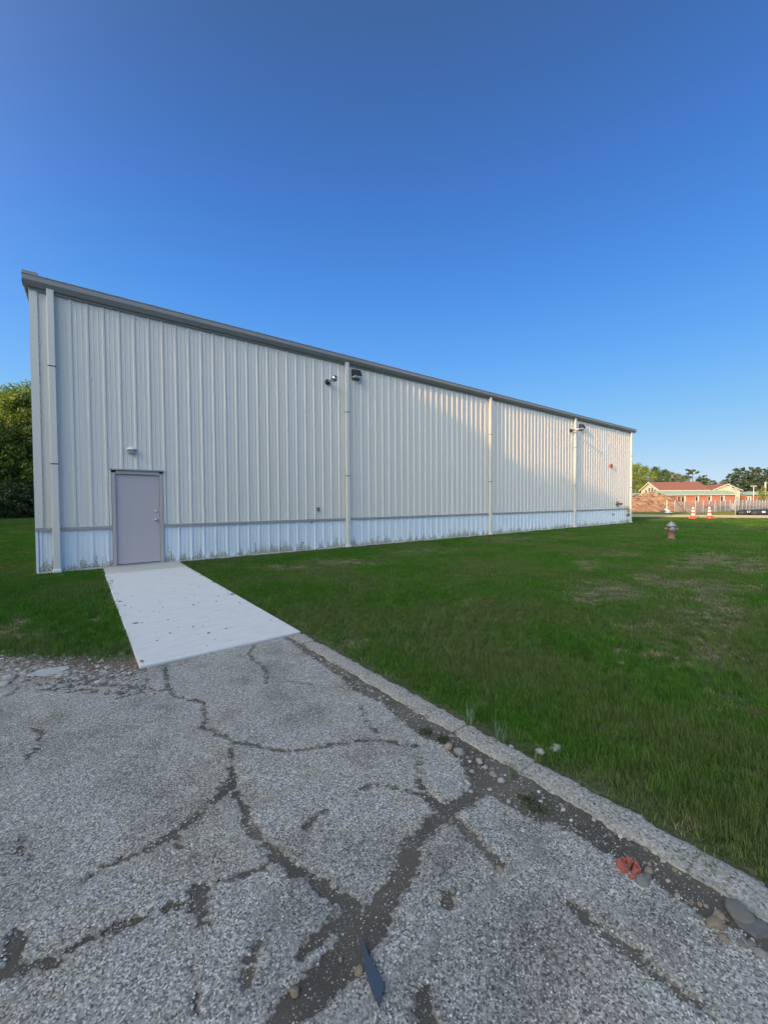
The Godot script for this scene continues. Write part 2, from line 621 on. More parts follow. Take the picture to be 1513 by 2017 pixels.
func build_pavement() -> void:
	var warp := noise(41, 9.0, 3)
	var fine := noise(42, 30.0, 2)
	var broad := noise(43, 0.9, 3)
	var n := PNX * PNZ
	bare.resize(n)
	bare.fill(-1.0)
	pave_y.resize(n)
	for line in CRACKS:
		for k in line.size() - 1:
			var a := on_ground(line[k][0], line[k][1])
			var b := on_ground(line[k + 1][0], line[k + 1][1])
			var ra: float = line[k][2] * metres_per_pixel(a) * 0.60
			var rb: float = line[k + 1][2] * metres_per_pixel(b) * 0.60
			var reach := maxf(ra, rb) + 0.05
			var i0 := maxi(0, int((minf(a.x, b.x) - reach - PX0) / PSTEP))
			var i1 := mini(PNX - 1, int((maxf(a.x, b.x) + reach - PX0) / PSTEP) + 1)
			var j0 := maxi(0, int((minf(a.z, b.z) - reach - PZ0) / PSTEP))
			var j1 := mini(PNZ - 1, int((maxf(a.z, b.z) + reach - PZ0) / PSTEP) + 1)
			var pa := Vector2(a.x, a.z)
			var ab := Vector2(b.x - a.x, b.z - a.z)
			var ll := maxf(ab.length_squared(), 1e-6)
			for j in range(j0, j1 + 1):
				for i in range(i0, i1 + 1):
					var p := Vector2(PX0 + i * PSTEP, PZ0 + j * PSTEP)
					var t := clampf((p - pa).dot(ab) / ll, 0.0, 1.0)
					var e := lerpf(ra, rb, t) - p.distance_to(pa + ab * t)
					var q := j * PNX + i
					if e > bare[q]: bare[q] = e
	var tints := PackedColorArray()
	tints.resize(n)
	for j in PNZ:
		for i in PNX:
			var q := j * PNX + i
			var x := PX0 + i * PSTEP
			var z := PZ0 + j * PSTEP
			var w := warp.get_noise_2d(x, z)
			var f := fine.get_noise_2d(x, z)
			var b := broad.get_noise_2d(x, z)
			var e := bare[q]
			if x < WALK_X0 + 0.05:
				var off := pavement_edge(x) - z
				e = maxf(e, off * 0.7 + 0.05 + 0.16 * b + 0.05 * w)
				if off > -0.7: e = maxf(e, 0.035 * (w + 0.75 * f) + 0.05 * b - 0.012 - maxf(0.0, -off) * 0.03)   # crumbling towards its edge
			if z > 7.35: e = maxf(e, 0.05 + 0.06 * smoothstep(8.6, 10.2, z) - (kerb_left(z) - x) * 0.9)
			if e > -0.9: e += 0.026 * w + 0.022 * f
			bare[q] = e
			var y := 0.004 * b + 0.0012 * f
			if e > -0.02: y -= clampf((e + 0.004) * 0.9, 0.0, 0.03)
			pave_y[q] = y
			var tone := 0.96 + 0.42 * b + 0.30 * broad.get_noise_2d(x * 3.1 - 9.0, z * 3.1) + 0.12 * w
			var dusty := clampf(0.25 + 1.6 * broad.get_noise_2d(x * 0.7 + 31.0, z * 0.7) + clampf((x - 0.6) * 0.35, 0.0, 0.4), 0.0, 1.0)
			var tint := Color(tone, tone, tone).lerp(Color(tone * 1.06, tone * 1.0, tone * 0.91), dusty)
			tints[q] = tint.lerp(Color(0.40, 0.36, 0.31), smoothstep(-0.009, 0.006, e + 0.008 * f))     # soil trodden over the broken edges
	var pave := structure("pavement", grid_mesh(PNX, PNZ, PX0, PZ0, PSTEP, PSTEP, pave_y, tints), M.pavement)
	# the same pavement where it lies out of the picture
	var s := Shape.new()
	s.st.set_color(Color(0.9, 0.9, 0.88))
	var x1 := PX0 + (PNX - 1) * PSTEP
	var z1 := PZ0 + (PNZ - 1) * PSTEP
	s.quad(Vector3(-16, 0, 26), Vector3(PX0, 0, 26), Vector3(PX0, 0, PZ0 + 0.25), Vector3(-16, 0, PZ0 - 5.0))
	s.quad(Vector3(PX0, 0, 26), Vector3(x1, 0, 26), Vector3(x1, 0, z1), Vector3(PX0, 0, z1))
	part(pave, "worn_surface", s.done(), M.pavement)
	# soil lying in the cracks and along the edges
	var nx := 92
	var nz := 174
	var hs := PackedFloat32Array()
	var cs := PackedColorArray()
	hs.resize(nx * nz)
	cs.resize(nx * nz)
	for j in nz:
		for i in nx:
			var x := -2.6 + i * 0.05
			var z := 4.2 + j * 0.05
			var b := broad.get_noise_2d(x * 2.0, z * 2.0)
			var out_by := pavement_edge(x) - z - 0.16 - 0.18 * b
			var y := -0.0065 + 0.004 * warp.get_noise_2d(x * 0.6, z * 0.6)
			if x < WALK_X0 and out_by > 0.0: y -= minf(out_by * 0.4, 0.05)
			hs[j * nx + i] = y
			var c := Color(0.100, 0.092, 0.081).lerp(Color(0.180, 0.160, 0.135), clampf(0.5 + b, 0.0, 1.0))
			if x < 0.5:
				var near := clampf(1.3 - absf(z - pavement_edge(x)) * 1.6, 0.0, 1.0)
				c = c.lerp(Color(0.17, 0.145, 0.115), near * 0.7)
				c = c.lerp(Color(0.20, 0.125, 0.08), near * clampf(1.0 - absf(x - 0.15) * 1.3 + b, 0.0, 0.9))
			cs[j * nx + i] = c
	var soil := part(self, "soil", grid_mesh(nx, nz, -2.6, 4.2, 0.05, 0.05, hs, cs), M.soil)
	tag(soil, "dark bare soil filling the cracks of the old pavement", "soil", "", "stuff")
	scatter_chips()


func pave_at(x: float, z: float) -> Vector2:
	# height of the pavement, and how far inside open soil the place lies
	var i := clampi(int((x - PX0) / PSTEP), 0, PNX - 1)
	var j := clampi(int((z - PZ0) / PSTEP), 0, PNZ - 1)
	return Vector2(pave_y[j * PNX + i], bare[j * PNX + i])


func pebble(seed_: int, flat := 0.65, rough := 0.22) -> ArrayMesh:
	# a twenty-sided stone, each corner knocked in or out
	var r := RandomNumberGenerator.new()
	r.seed = seed_
	var g := (1.0 + sqrt(5.0)) / 2.0
	var v := []
	for a in [-1.0, 1.0]:
		for b in [-g, g]:
			for k in [Vector3(a, b, 0), Vector3(0, a, b), Vector3(b, 0, a)]:
				var p: Vector3 = k.normalized() * (1.0 + r.randf_range(-rough, rough))
				v.append(Vector3(p.x, p.y * flat, p.z))
	var s := Shape.new()
	for a in 12:
		for b in range(a + 1, 12):
			for c in range(b + 1, 12):
				var pa: Vector3 = v[a] / Vector3(1, flat, 1)
				var pb: Vector3 = v[b] / Vector3(1, flat, 1)
				var pc: Vector3 = v[c] / Vector3(1, flat, 1)
				pa = pa.normalized()
				pb = pb.normalized()
				pc = pc.normalized()
				if pa.distance_to(pb) < 1.2 and pb.distance_to(pc) < 1.2 and pa.distance_to(pc) < 1.2:
					if (v[b] - v[a]).cross(v[c] - v[a]).dot(v[a]) > 0.0: s.tri(v[a], v[b], v[c])
					else: s.tri(v[a], v[c], v[b])
	return s.done()


func chip_colour() -> Color:
	var k := rng.randf()
	var t := rng.randf()
	if k < 0.26: return Color(0.38, 0.39, 0.39).lerp(Color(0.62, 0.63, 0.63), t)
	if k < 0.70: return Color(0.21, 0.215, 0.22).lerp(Color(0.36, 0.36, 0.355), t)
	if k < 0.85: return Color(0.09, 0.095, 0.105).lerp(Color(0.18, 0.185, 0.20), t)
	return Color(0.25, 0.20, 0.155).lerp(Color(0.36, 0.30, 0.24), t)


func scatter_chips() -> void:
	# loose and half-set stone chips of the worn surface
	var sets := [[], [], []]
	var tints := [PackedColorArray(), PackedColorArray(), PackedColorArray()]
	var stony := noise(44, 0.8, 3)
	for k in 190000:
		var x := rng.randf_range(-1.7, 1.9)
		var z := rng.randf_range(5.0, 12.0)
		var near := Vector2(x, z - EYE.z).length()
		if near > 3.2 and rng.randf() < 0.35: continue
		if x < WALK_X0 and z < pavement_edge(x) - 0.05: continue
		if rng.randf() > 0.75 + 1.5 * stony.get_noise_2d(x, z): continue
		if x >= WALK_X0 and z < WALK_END + 0.01: continue
		var at := pave_at(x, z)
		var r := rng.randf_range(0.0022, 0.0052)
		if rng.randf() < 0.04: r *= 1.5
		var y := at.x
		if rng.randf() < clampf((at.y + 0.012) / 0.03, 0.0, 0.92): continue
		if at.y > 0.004:
			y = maxf(at.x, -0.006)
		var b := Basis(Vector3.UP, rng.randf() * TAU) * Basis(Vector3.RIGHT, rng.randf_range(-0.35, 0.35))
		b = b.scaled(Vector3(r * rng.randf_range(0.8, 1.35), r, r))
		var w := k % 3
		sets[w].append(Transform3D(b, Vector3(x, y - r * 0.36, z)))
		tints[w].append(chip_colour())
	# fine grit lying on the open soil
	var grit := []
	var grit_tints := PackedColorArray()
	for k in 220000:
		var x := rng.randf_range(-1.2, 1.95)
		var z := rng.randf_range(5.6, 12.0)
		var at := pave_at(x, z)
		if at.y < -0.01 or x > kerb_left(z) or (x < WALK_X0 and z < pavement_edge(x) - 0.3) or (x >= WALK_X0 and z < WALK_END): continue
		var r := 0.0010 + 0.0026 * pow(rng.randf(), 2.5)
		grit.append(Transform3D(Basis(Vector3.UP, rng.randf() * TAU).scaled(Vector3(r * 1.3, r, r)), Vector3(x, maxf(at.x, -0.0062), z)))
		var g := rng.randf_range(0.05, 0.28)
		grit_tints.append(Color(g, g * 0.94, g * 0.86) if rng.randf() < 0.85 else Color(0.5, 0.5, 0.49))
	tag(copies(self, "grit", pebble(79, 0.7, 0.3), M.chip, grit, grit_tints), "fine grit strewn over the dark soil in the pavement cracks", "grit")
	for w in 3:
		var o := copies(self, "stone_chips", pebble(70 + w, 0.6, 0.25), M.chip, sets[w], tints[w])
		tag(o, "pale and grey stone chips bedded in the worn pavement surface", "gravel", "pavement stone chips")


# ---------------------------------------------------------------- kerb and walkway
func kerb_left(z: float) -> float:
	return 1.880 + (z - 7.4) * 0.020


func build_kerb() -> void:
	var edge := noise(51, 5.0, 4)
	var pit := noise(52, 28.0, 3)
	var o := Node3D.new()
	o.name = "kerb"
	o.set_meta("kind", "structure")
	add_child(o)
	for run in [[7.29, 7.58], [7.6, 9.72], [9.735, 11.40], [11.42, 13.3], [13.32, 16.0], [16.02, 19.0]]:
		var s := Shape.new(true)
		var steps := int((run[1] - run[0]) / 0.018)
		var rows := []
		for j in steps + 1:
			var z := lerpf(run[0], run[1], float(j) / steps)
			var ends := minf(minf(z - run[0], run[1] - z) / 0.03, 1.0)
			var l: float = kerb_left(z) + 0.026 * edge.get_noise_2d(z, 1.0) + 0.012 * pit.get_noise_2d(z, 2.0) + 0.012 * (1.0 - ends)
			var r: float = kerb_left(z) + 0.160 + 0.028 * edge.get_noise_2d(z, 7.0) + 0.013 * pit.get_noise_2d(z, 9.0) - 0.012 * (1.0 - ends)
			var row := [Vector3(l - 0.004, -0.06, z), Vector3(l - 0.002, 0.004, z)]
			for k in 9:
				var u := k / 8.0
				var a := absf(u - 0.5) * 2.0
				var y := 0.012 - 0.009 * pow(a, 7.0) + 0.006 * edge.get_noise_2d(z * 0.5, 20.0) + 0.0028 * pit.get_noise_2d(z, u * 0.18 + 4.0)
				row.append(Vector3(lerpf(l, r, u), y - 0.008 * (1.0 - ends), z))
			row.append(Vector3(r + 0.003, 0.0, z))
			row.append(Vector3(r + 0.004, -0.06, z))
			rows.append(row)
		for j in steps:
			for k in rows[0].size() - 1:
				s.quad(rows[j][k], rows[j + 1][k], rows[j + 1][k + 1], rows[j][k + 1])
		for k in rows[0].size() - 2:
			s.tri(rows[0][0], rows[0][k + 1], rows[0][k + 2])
			s.tri(rows[-1][0], rows[-1][k + 2], rows[-1][k + 1])
		part(o, "kerb_section", s.done(), M.kerb)


func build_walkway() -> void:
	var o := Node3D.new()
	o.name = "walkway"
	o.set_meta("kind", "structure")
	add_child(o)
	var s := Shape.new()
	s.soft_box(Vector3((WALK_X0 + WALK_X1) / 2, -0.04, (1.16 + WALK_END) / 2), Vector3(WALK_X1 - WALK_X0, 0.12, WALK_END - 1.16), 0.008)
	part(o, "slab", s.done(), M.concrete)
	s = Shape.new()
	s.soft_box(Vector3(1.235, -0.038, 0.58), Vector3(1.60, 0.12, 1.14), 0.008)
	part(o, "landing", s.done(), M.landing)
	# crumbs of soil blown or trodden on to the slab
	var where := []
	var tints := PackedColorArray()
	for k in 130:
		var z := 1.2 + 6.0 * pow(rng.randf(), 0.65)
		var x := rng.randf_range(WALK_X0 + 0.04, WALK_X1 - 0.04)
		var r := 0.0025 + 0.008 * pow(rng.randf(), 4.0)
		where.append(Transform3D(Basis(Vector3.UP, rng.randf() * TAU).scaled(Vector3(r * 1.4, r, r)), Vector3(x, 0.0205 + r * 0.3, z)))
		tints.append(Color(0.05, 0.042, 0.034).lerp(Color(0.16, 0.13, 0.10), rng.randf()))
	tag(copies(self, "soil_crumbs", pebble(77, 0.7, 0.3), M.chip, where, tints), "dark crumbs of soil scattered over the pale concrete walkway", "soil crumbs")
	# dry leaves on the slab
	for p in [[266, 1228], [458, 1171], [380, 1192], [220, 1144], [236, 1185], [278, 1303]]:
		var at := on_ground(p[0], p[1], 0.021)
		var l := Shape.new()
		var ln := rng.randf_range(0.035, 0.055)
		var wd := ln * 0.42
		l.quad(Vector3(-ln, 0.002, 0), Vector3(-ln * 0.2, 0.010, wd), Vector3(ln, 0.006, 0), Vector3(0, 0.001, 0))
		l.quad(Vector3(-ln, 0.002, 0), Vector3(0, 0.001, 0), Vector3(ln, 0.006, 0), Vector3(-ln * 0.2, 0.013, -wd))
		var t := part(self, "dry_leaf", l.done(), M.timber, at)
		t.rotation.y = rng.randf() * TAU
		tag(t, "small curled brown leaf lying on the concrete walkway", "leaf", "dry leaves on the walkway")


# ---------------------------------------------------------------- the metal warehouse
const WALL_X0 := -0.745
const WALL_X1 := 30.40
const PANEL := 0.9144
const RIB := 0.3048
const PANEL_START := -0.2114
const SILL_Y := 0.965
const WALL_TOP := 6.30
const DEPTH := 18.3
const DOOR_X0 := 0.632
const DOOR_X1 := 1.722
const DOOR_TOP := 2.325


func on_wall(px: float, py: float, z := 0.0) -> Vector3:
	var v := sight(px, py)
	return EYE + v * ((z - EYE.z) / v.z)


func sheet(x0: float, x1: float, y0: float, y1: float, hole := false, print_shift := 0.0) -> ArrayMesh:
	# one ribbed steel sheet from x0 to x1, bent as the roll former leaves it; ribs stand where the whole wall's ribs stand
	var p := []
	var first := PANEL_START + RIB * 0.5
	var k := floori((x0 - first) / RIB) - 1
	while first + k * RIB < x1 + RIB:
		var c := first + k * RIB
		for q in [[-0.035, 0.0], [-0.015, 0.025], [0.015, 0.025], [0.035, 0.0]]: p.append(Vector2(c + q[0], q[1]))
		for mid in [RIB / 3.0, RIB * 2.0 / 3.0]:
			for q in [[-0.017, 0.0], [-0.009, 0.0045], [0.009, 0.0045], [0.017, 0.0]]: p.append(Vector2(c + mid + q[0], q[1]))
		k += 1
	var cuts := [x0, x1]
	if hole: cuts += [DOOR_X0, DOOR_X1]
	var line := []
	for i in p.size() - 1:
		var a: Vector2 = p[i]
		var b: Vector2 = p[i + 1]
		line.append(a)
		var inner := []
		for c in cuts:
			if c > a.x + 1e-5 and c < b.x - 1e-5: inner.append(c)
		inner.sort()
		for c in inner: line.append(a.lerp(b, (c - a.x) / (b.x - a.x)))
	var s := Shape.new()
	for i in line.size() - 1:
		var a: Vector2 = line[i]
		var b: Vector2 = line[i + 1]
		var mid := (a.x + b.x) * 0.5
		if mid < x0 or mid > x1: continue
		var low := y0
		if hole and mid > DOOR_X0 and mid < DOOR_X1:
			low = DOOR_TOP
			if low >= y1: continue
		var ua := (a.x + print_shift) / 8.0
		var ub := (b.x + print_shift) / 8.0
		var va := 1.0 - low
		var vb := 1.0 - y1
		s.quad_uv(Vector3(a.x, low, a.y), Vector3(b.x, low, b.y), Vector3(b.x, y1, b.y), Vector3(a.x, y1, a.y), Vector2(ua, va), Vector2(ub, va), Vector2(ub, vb), Vector2(ua, vb))
	return s.done()


func build_warehouse() -> void:
	var o := thing("metal_warehouse", Vector3.ZERO, "long pale ribbed metal warehouse with grey gutter and white lower wall", "building")
	# cladding, sheet by sheet
	var upper := sheet(PANEL_START, PANEL_START + PANEL, SILL_Y, WALL_TOP)
	var lower := []
	for k in 9: lower.append(sheet(PANEL_START, PANEL_START + PANEL, 0.03, SILL_Y - 0.02, false, k * PANEL))
	for k in range(-1, 34):
		var x := PANEL_START + k * PANEL
		var cut := k < 2 or k > 32 or k == 2
		if cut:
			var a := maxf(x, WALL_X0)
			var b := minf(x + PANEL, WALL_X1)
			part(o, "wall_panel", sheet(a, b, SILL_Y, WALL_TOP, true), M.wall)
			part(o, "wainscot_panel", sheet(a, b, 0.03, SILL_Y - 0.02, true), M.wainscot, Vector3(0, 0, -0.014))
		else:
			part(o, "wall_panel", upper, M.wall, Vector3(k * PANEL, 0, 0.0012 * (k % 2)))
			part(o, "wainscot_panel", lower[k % 9], M.wainscot, Vector3(k * PANEL, 0, -0.014 + 0.0012 * (k % 2)))
	# other sides, out of sight: plain sheets
	var s := Shape.new()
	s.span(Vector3(WALL_X0 + 0.05, 0.0, -DEPTH), Vector3(WALL_X0 + 0.10, 6.25, -0.03))
	s.span(Vector3(WALL_X1 - 0.10, 0.0, -DEPTH), Vector3(WALL_X1 - 0.05, 6.25, -0.03))
	s.span(Vector3(WALL_X0 + 0.10, 0.0, -DEPTH), Vector3(WALL_X1 - 0.10, 6.25, -DEPTH + 0.08))
	for sx in [WALL_X0 + 0.05, WALL_X1 - 0.13]:
		s.loft([Vector3(sx, 6.25, -0.03), Vector3(sx, 6.98, -DEPTH / 2), Vector3(sx, 6.25, -DEPTH)], Vector3(0.08, 0, 0))
	part(o, "end_walls", s.done(), M.wall)
	for side in [[WALL_X0 + 0.030, -1.0], [WALL_X1 - 0.030, 1.0]]:
		for k in 20:
			var p := part(o, "wall_panel", upper, M.wall)
			p.basis = Basis(Vector3.UP, side[1] * PI / 2)
			p.position = Vector3(side[0], -0.08, -0.12 - k * PANEL - (PANEL_START + PANEL if side[1] < 0 else -PANEL_START))
	# inner lining closes the ribs' hollow backs
	s = Shape.new()
	s.span(Vector3(WALL_X0 + 0.1, 0.0, -0.10), Vector3(DOOR_X0, 6.25, -0.03))
	s.span(Vector3(DOOR_X1, 0.0, -0.10), Vector3(WALL_X1 - 0.1, 6.25, -0.03))
	s.span(Vector3(DOOR_X0, DOOR_TOP, -0.10), Vector3(DOOR_X1, 6.25, -0.03))
	part(o, "lining", s.done(), M.trim)
	# roof, low gable, with trim along its rake
	s = Shape.new()
	var ox := 0.06
	s.loft([Vector3(WALL_X0 - ox, 6.31, 0.10), Vector3(WALL_X0 - ox, 6.37, 0.10), Vector3(WALL_X0 - ox, 7.14, -DEPTH / 2), Vector3(WALL_X0 - ox, 6.37, -DEPTH - 0.2), Vector3(WALL_X0 - ox, 6.31, -DEPTH - 0.2), Vector3(WALL_X0 - ox, 7.06, -DEPTH / 2)], Vector3(WALL_X1 - WALL_X0 + ox * 2, 0, 0))
	part(o, "roof", s.done(), M.roof)
	for sx in [WALL_X0 - ox - 0.03, WALL_X1 + ox]:
		s = Shape.new()
		s.loft([Vector3(sx, 6.18, 0.11), Vector3(sx, 6.41, 0.11), Vector3(sx, 7.17, -DEPTH / 2), Vector3(sx, 6.95, -DEPTH / 2)], Vector3(0.03, 0, 0))
		s.loft([Vector3(sx, 6.95, -DEPTH / 2), Vector3(sx, 7.17, -DEPTH / 2), Vector3(sx, 6.41, -DEPTH - 0.2), Vector3(sx, 6.20, -DEPTH - 0.2)], Vector3(0.03, 0, 0))
		part(o, "rake_trim", s.done(), M.gutter)
	# gutter: a folded steel trough
	s = Shape.new()
	var ga := -0.845
	var prof := [Vector2(0.005, 6.17), Vector2(0.115, 6.165), Vector2(0.135, 6.185), Vector2(0.195, 6.255), Vector2(0.198, 6.27), Vector2(0.198, 6.355), Vector2(0.212, 6.372), Vector2(0.205, 6.386), Vector2(0.186, 6.380), Vector2(0.182, 6.270), Vector2(0.12, 6.195), Vector2(0.005, 6.195)]
	var ring := []
	for q in prof: ring.append(Vector3(ga, q.y, q.x))
	ring.reverse()
	s.loft(ring, Vector3(30.62 - ga, 0, 0))
	s.span(Vector3(ga - 0.004, 6.20, 0.02), Vector3(ga, 6.382, 0.196))
	s.span(Vector3(30.62, 6.20, 0.02), Vector3(30.624, 6.382, 0.196))
	var gut := part(o, "gutter", s.done(), M.gutter)
	s = Shape.new()
	s.soft_box(Vector3(-0.715, 6.405, 0.10), Vector3(0.26, 0.075, 0.20), 0.006)
	part(gut, "end_box", s.done(), M.gutter)
	s = Shape.new()
	s.span(Vector3(WALL_X0, 6.12, 0.030), Vector3(WALL_X1, 6.168, 0.060))
	part(o, "eave_trim", s.done(), M.gutter)
	# corner trims
	for c in [[WALL_X0 - 0.01, 1.0], [WALL_X1 + 0.01, -1.0]]:
		s = Shape.new()
		var cx: float = c[0]
		var d: float = c[1]
		s.span(Vector3(cx, SILL_Y + 0.03, 0.030), Vector3(cx + d * 0.135, 6.165, 0.040))
		s.span(Vector3(cx, SILL_Y + 0.03, -0.15), Vector3(cx + d * 0.010, 6.165, 0.030))
		s.span(Vector3(cx + d * 0.135, SILL_Y + 0.03, 0.006), Vector3(cx + d * 0.139, 6.165, 0.040))
		var t := part(o, "corner_trim", s.done(), M.trim)
		s = Shape.new()
		s.span(Vector3(cx, 0.02, 0.012), Vector3(cx + d * 0.045, SILL_Y - 0.03, 0.020))
		s.span(Vector3(cx, 0.02, -0.15), Vector3(cx + d * 0.010, SILL_Y - 0.03, 0.012))
		part(t, "lower_trim", s.done(), M.wainscot_trim)
	# sill flashing between the two claddings, and the foot trim
	for run in [[WALL_X0 - 0.012, DOOR_X0 - 0.002], [DOOR_X1 + 0.002, WALL_X1 + 0.012]]:
		s = Shape.new()
		var ring2 := []
		for q in [Vector2(-0.02, 0.925), Vector2(0.040, 0.925), Vector2(0.044, 0.985), Vector2(-0.02, 1.0)]: ring2.append(Vector3(run[0], q.y, q.x))
		ring2.reverse()
		s.loft(ring2, Vector3(run[1] - run[0], 0, 0))
		part(o, "sill_trim", s.done(), M.sill)
		s = Shape.new()
		s.span(Vector3(run[0], -0.06, -0.02), Vector3(run[1], 0.028, 0.034))
		s.span(Vector3(run[0], 0.0, 0.034), Vector3(run[1], 0.02, 0.046))
		part(o, "foot_trim", s.done(), M.base_trim)
	# downspouts
	for k in 5:
		var x := -0.397 + 7.62 * k
		s = Shape.new()
		s.soft_box(Vector3(x, 3.13, 0.092), Vector3(0.128, 6.12, 0.100), 0.012)
		var d := part(o, "downspout", s.done(), M.trim)
		for y in [2.405, 4.535]:
			s = Shape.new()
			s.span(Vector3(x - 0.067, y - 0.012, 0.036), Vector3(x + 0.067, y + 0.010, 0.146))
			part(d, "joint_band", s.done(), M.gap)
			s = Shape.new()
			s.span(Vector3(x - 0.095, y + 0.016, 0.034), Vector3(x + 0.095, y + 0.030, 0.037))
			part(d, "strap", s.done(), M.trim)
		s = Shape.new()
		s.soft_box(Vector3(x, 0.035, 0.105), Vector3(0.165, 0.085, 0.15), 0.02)
		part(d, "boot", s.done(), M.white)
	# rows of screws where the sheets are fixed to the frame behind
	var where := []
	var tints := PackedColorArray()
	var rib0 := PANEL_START + RIB * 0.5
	for row in [1.045, 2.32, 4.40, 6.02]:
		for k in range(-1, 100):
			var x := rib0 + k * RIB + 0.06
			if x < WALL_X0 + 0.15 or x > WALL_X1 - 0.15: continue
			if row < DOOR_TOP + 0.02 and x > DOOR_X0 - 0.02 and x < DOOR_X1 + 0.02: continue
			where.append(Transform3D(Basis().scaled(Vector3(0.010, 0.010, 0.006)), Vector3(x, row, 0.004)))
			tints.append(Color(0.25, 0.25, 0.24))
	for k in 26:
		where.append(Transform3D(Basis().scaled(Vector3(0.010, 0.008, 0.006)), Vector3(WALL_X0 + 0.137, 1.15 + k * 0.2, 0.034)))
		tints.append(Color(0.2, 0.2, 0.19))
	copies(o, "screws", pebble(5, 1.0, 0.05), M.chip, where, tints)
	# two rubber plugs in the lower wall
	for q in [[614, 1030], [597, 1069]]:
		s = Shape.new(true)
		s.lathe([Vector2(0, 0.018), Vector2(0.016, 0.016), Vector2(0.022, 0.006), Vector2(0.022, -0.01)], on_wall(q[0], q[1], 0.0) + Vector3(0, 0, -0.012), Vector3.BACK, 12)
		part(o, "rubber_plug", s.done(), M.gap)
	build_door(o)


func build_door(o: Node3D) -> void:
	var d := Node3D.new()
	d.name = "door"
	o.add_child(d)
	var s := Shape.new()
	s.soft_box(Vector3(1.176, 1.140, -0.022), Vector3(0.912, 2.165, 0.045), 0.003)
	part(d, "door_leaf", s.done(), M.door)
	s = Shape.new()
	for x in [[DOOR_X0 + 0.004, 0.7145], [1.6375, DOOR_X1 - 0.004]]:
		s.soft_box(Vector3((x[0] + x[1]) / 2, 1.14, -0.01), Vector3(x[1] - x[0], 2.25, 0.12), 0.006)
	s.soft_box(Vector3(1.177, 2.2745, -0.01), Vector3(0.922, 0.085, 0.12), 0.006)
	part(d, "door_frame", s.done(), M.frame)
	# stops behind which the leaf closes
	s = Shape.new()
	s.span(Vector3(0.7145, 0.03, -0.07), Vector3(0.732, 2.23, -0.047))
	s.span(Vector3(1.620, 0.03, -0.07), Vector3(1.6375, 2.23, -0.047))
	part(d, "door_stop", s.done(), M.frame)
	# jamb flashing beside the frame
	for x in [DOOR_X0 - 0.050, DOOR_X1 + 0.004]:
		s = Shape.new()
		s.span(Vector3(x, 1.0, -0.01), Vector3(x + 0.046, DOOR_TOP + 0.01, 0.040))
		part(d, "jamb_flashing", s.done(), M.trim)
	s = Shape.new()
	s.loft([Vector3(DOOR_X0 - 0.025, 2.335, 0.0), Vector3(DOOR_X0 - 0.025, 2.368, 0.0), Vector3(DOOR_X0 - 0.025, 2.352, 0.095), Vector3(DOOR_X0 - 0.025, 2.325, 0.095)], Vector3(DOOR_X1 - DOOR_X0 + 0.05, 0, 0))
	part(d, "drip_cap", s.done(), M.sill)
	s = Shape.new()
	s.soft_box(Vector3(1.176, 0.036, 0.005), Vector3(0.922, 0.022, 0.13), 0.004)
	part(d, "threshold", s.done(), M.steel)
	# lever and deadbolt
	var at := on_wall(308, 1024, 0.0)
	var h := Shape.new(true)
	h.lathe([Vector2(0, 0.022), Vector2(0.03, 0.020), Vector2(0.040, 0.010), Vector2(0.041, 0.0)], at, Vector3.BACK, 20)
	h.tube([at + Vector3(0, 0, 0.01), at + Vector3(0, 0, 0.055), at + Vector3(-0.015, 0, 0.066), at + Vector3(-0.07, -0.004, 0.066), at + Vector3(-0.125, -0.010, 0.062)], [0.012, 0.012, 0.013, 0.011, 0.009], 10)
	part(d, "lever_handle", h.done(), M.steel)
	at = on_wall(307.5, 1007, 0.0)
	h = Shape.new(true)
	h.lathe([Vector2(0, 0.026), Vector2(0.018, 0.024), Vector2(0.022, 0.014), Vector2(0.032, 0.010), Vector2(0.034, 0.0)], at, Vector3.BACK, 20)
	part(d, "deadbolt", h.done(), M.steel)
	for y in [0.30, 1.14, 2.0]:
		s = Shape.new()
		s.soft_box(Vector3(0.7165, y, 0.004), Vector3(0.012, 0.11, 0.012), 0.003)
		part(d, "hinge", s.done(), M.steel)


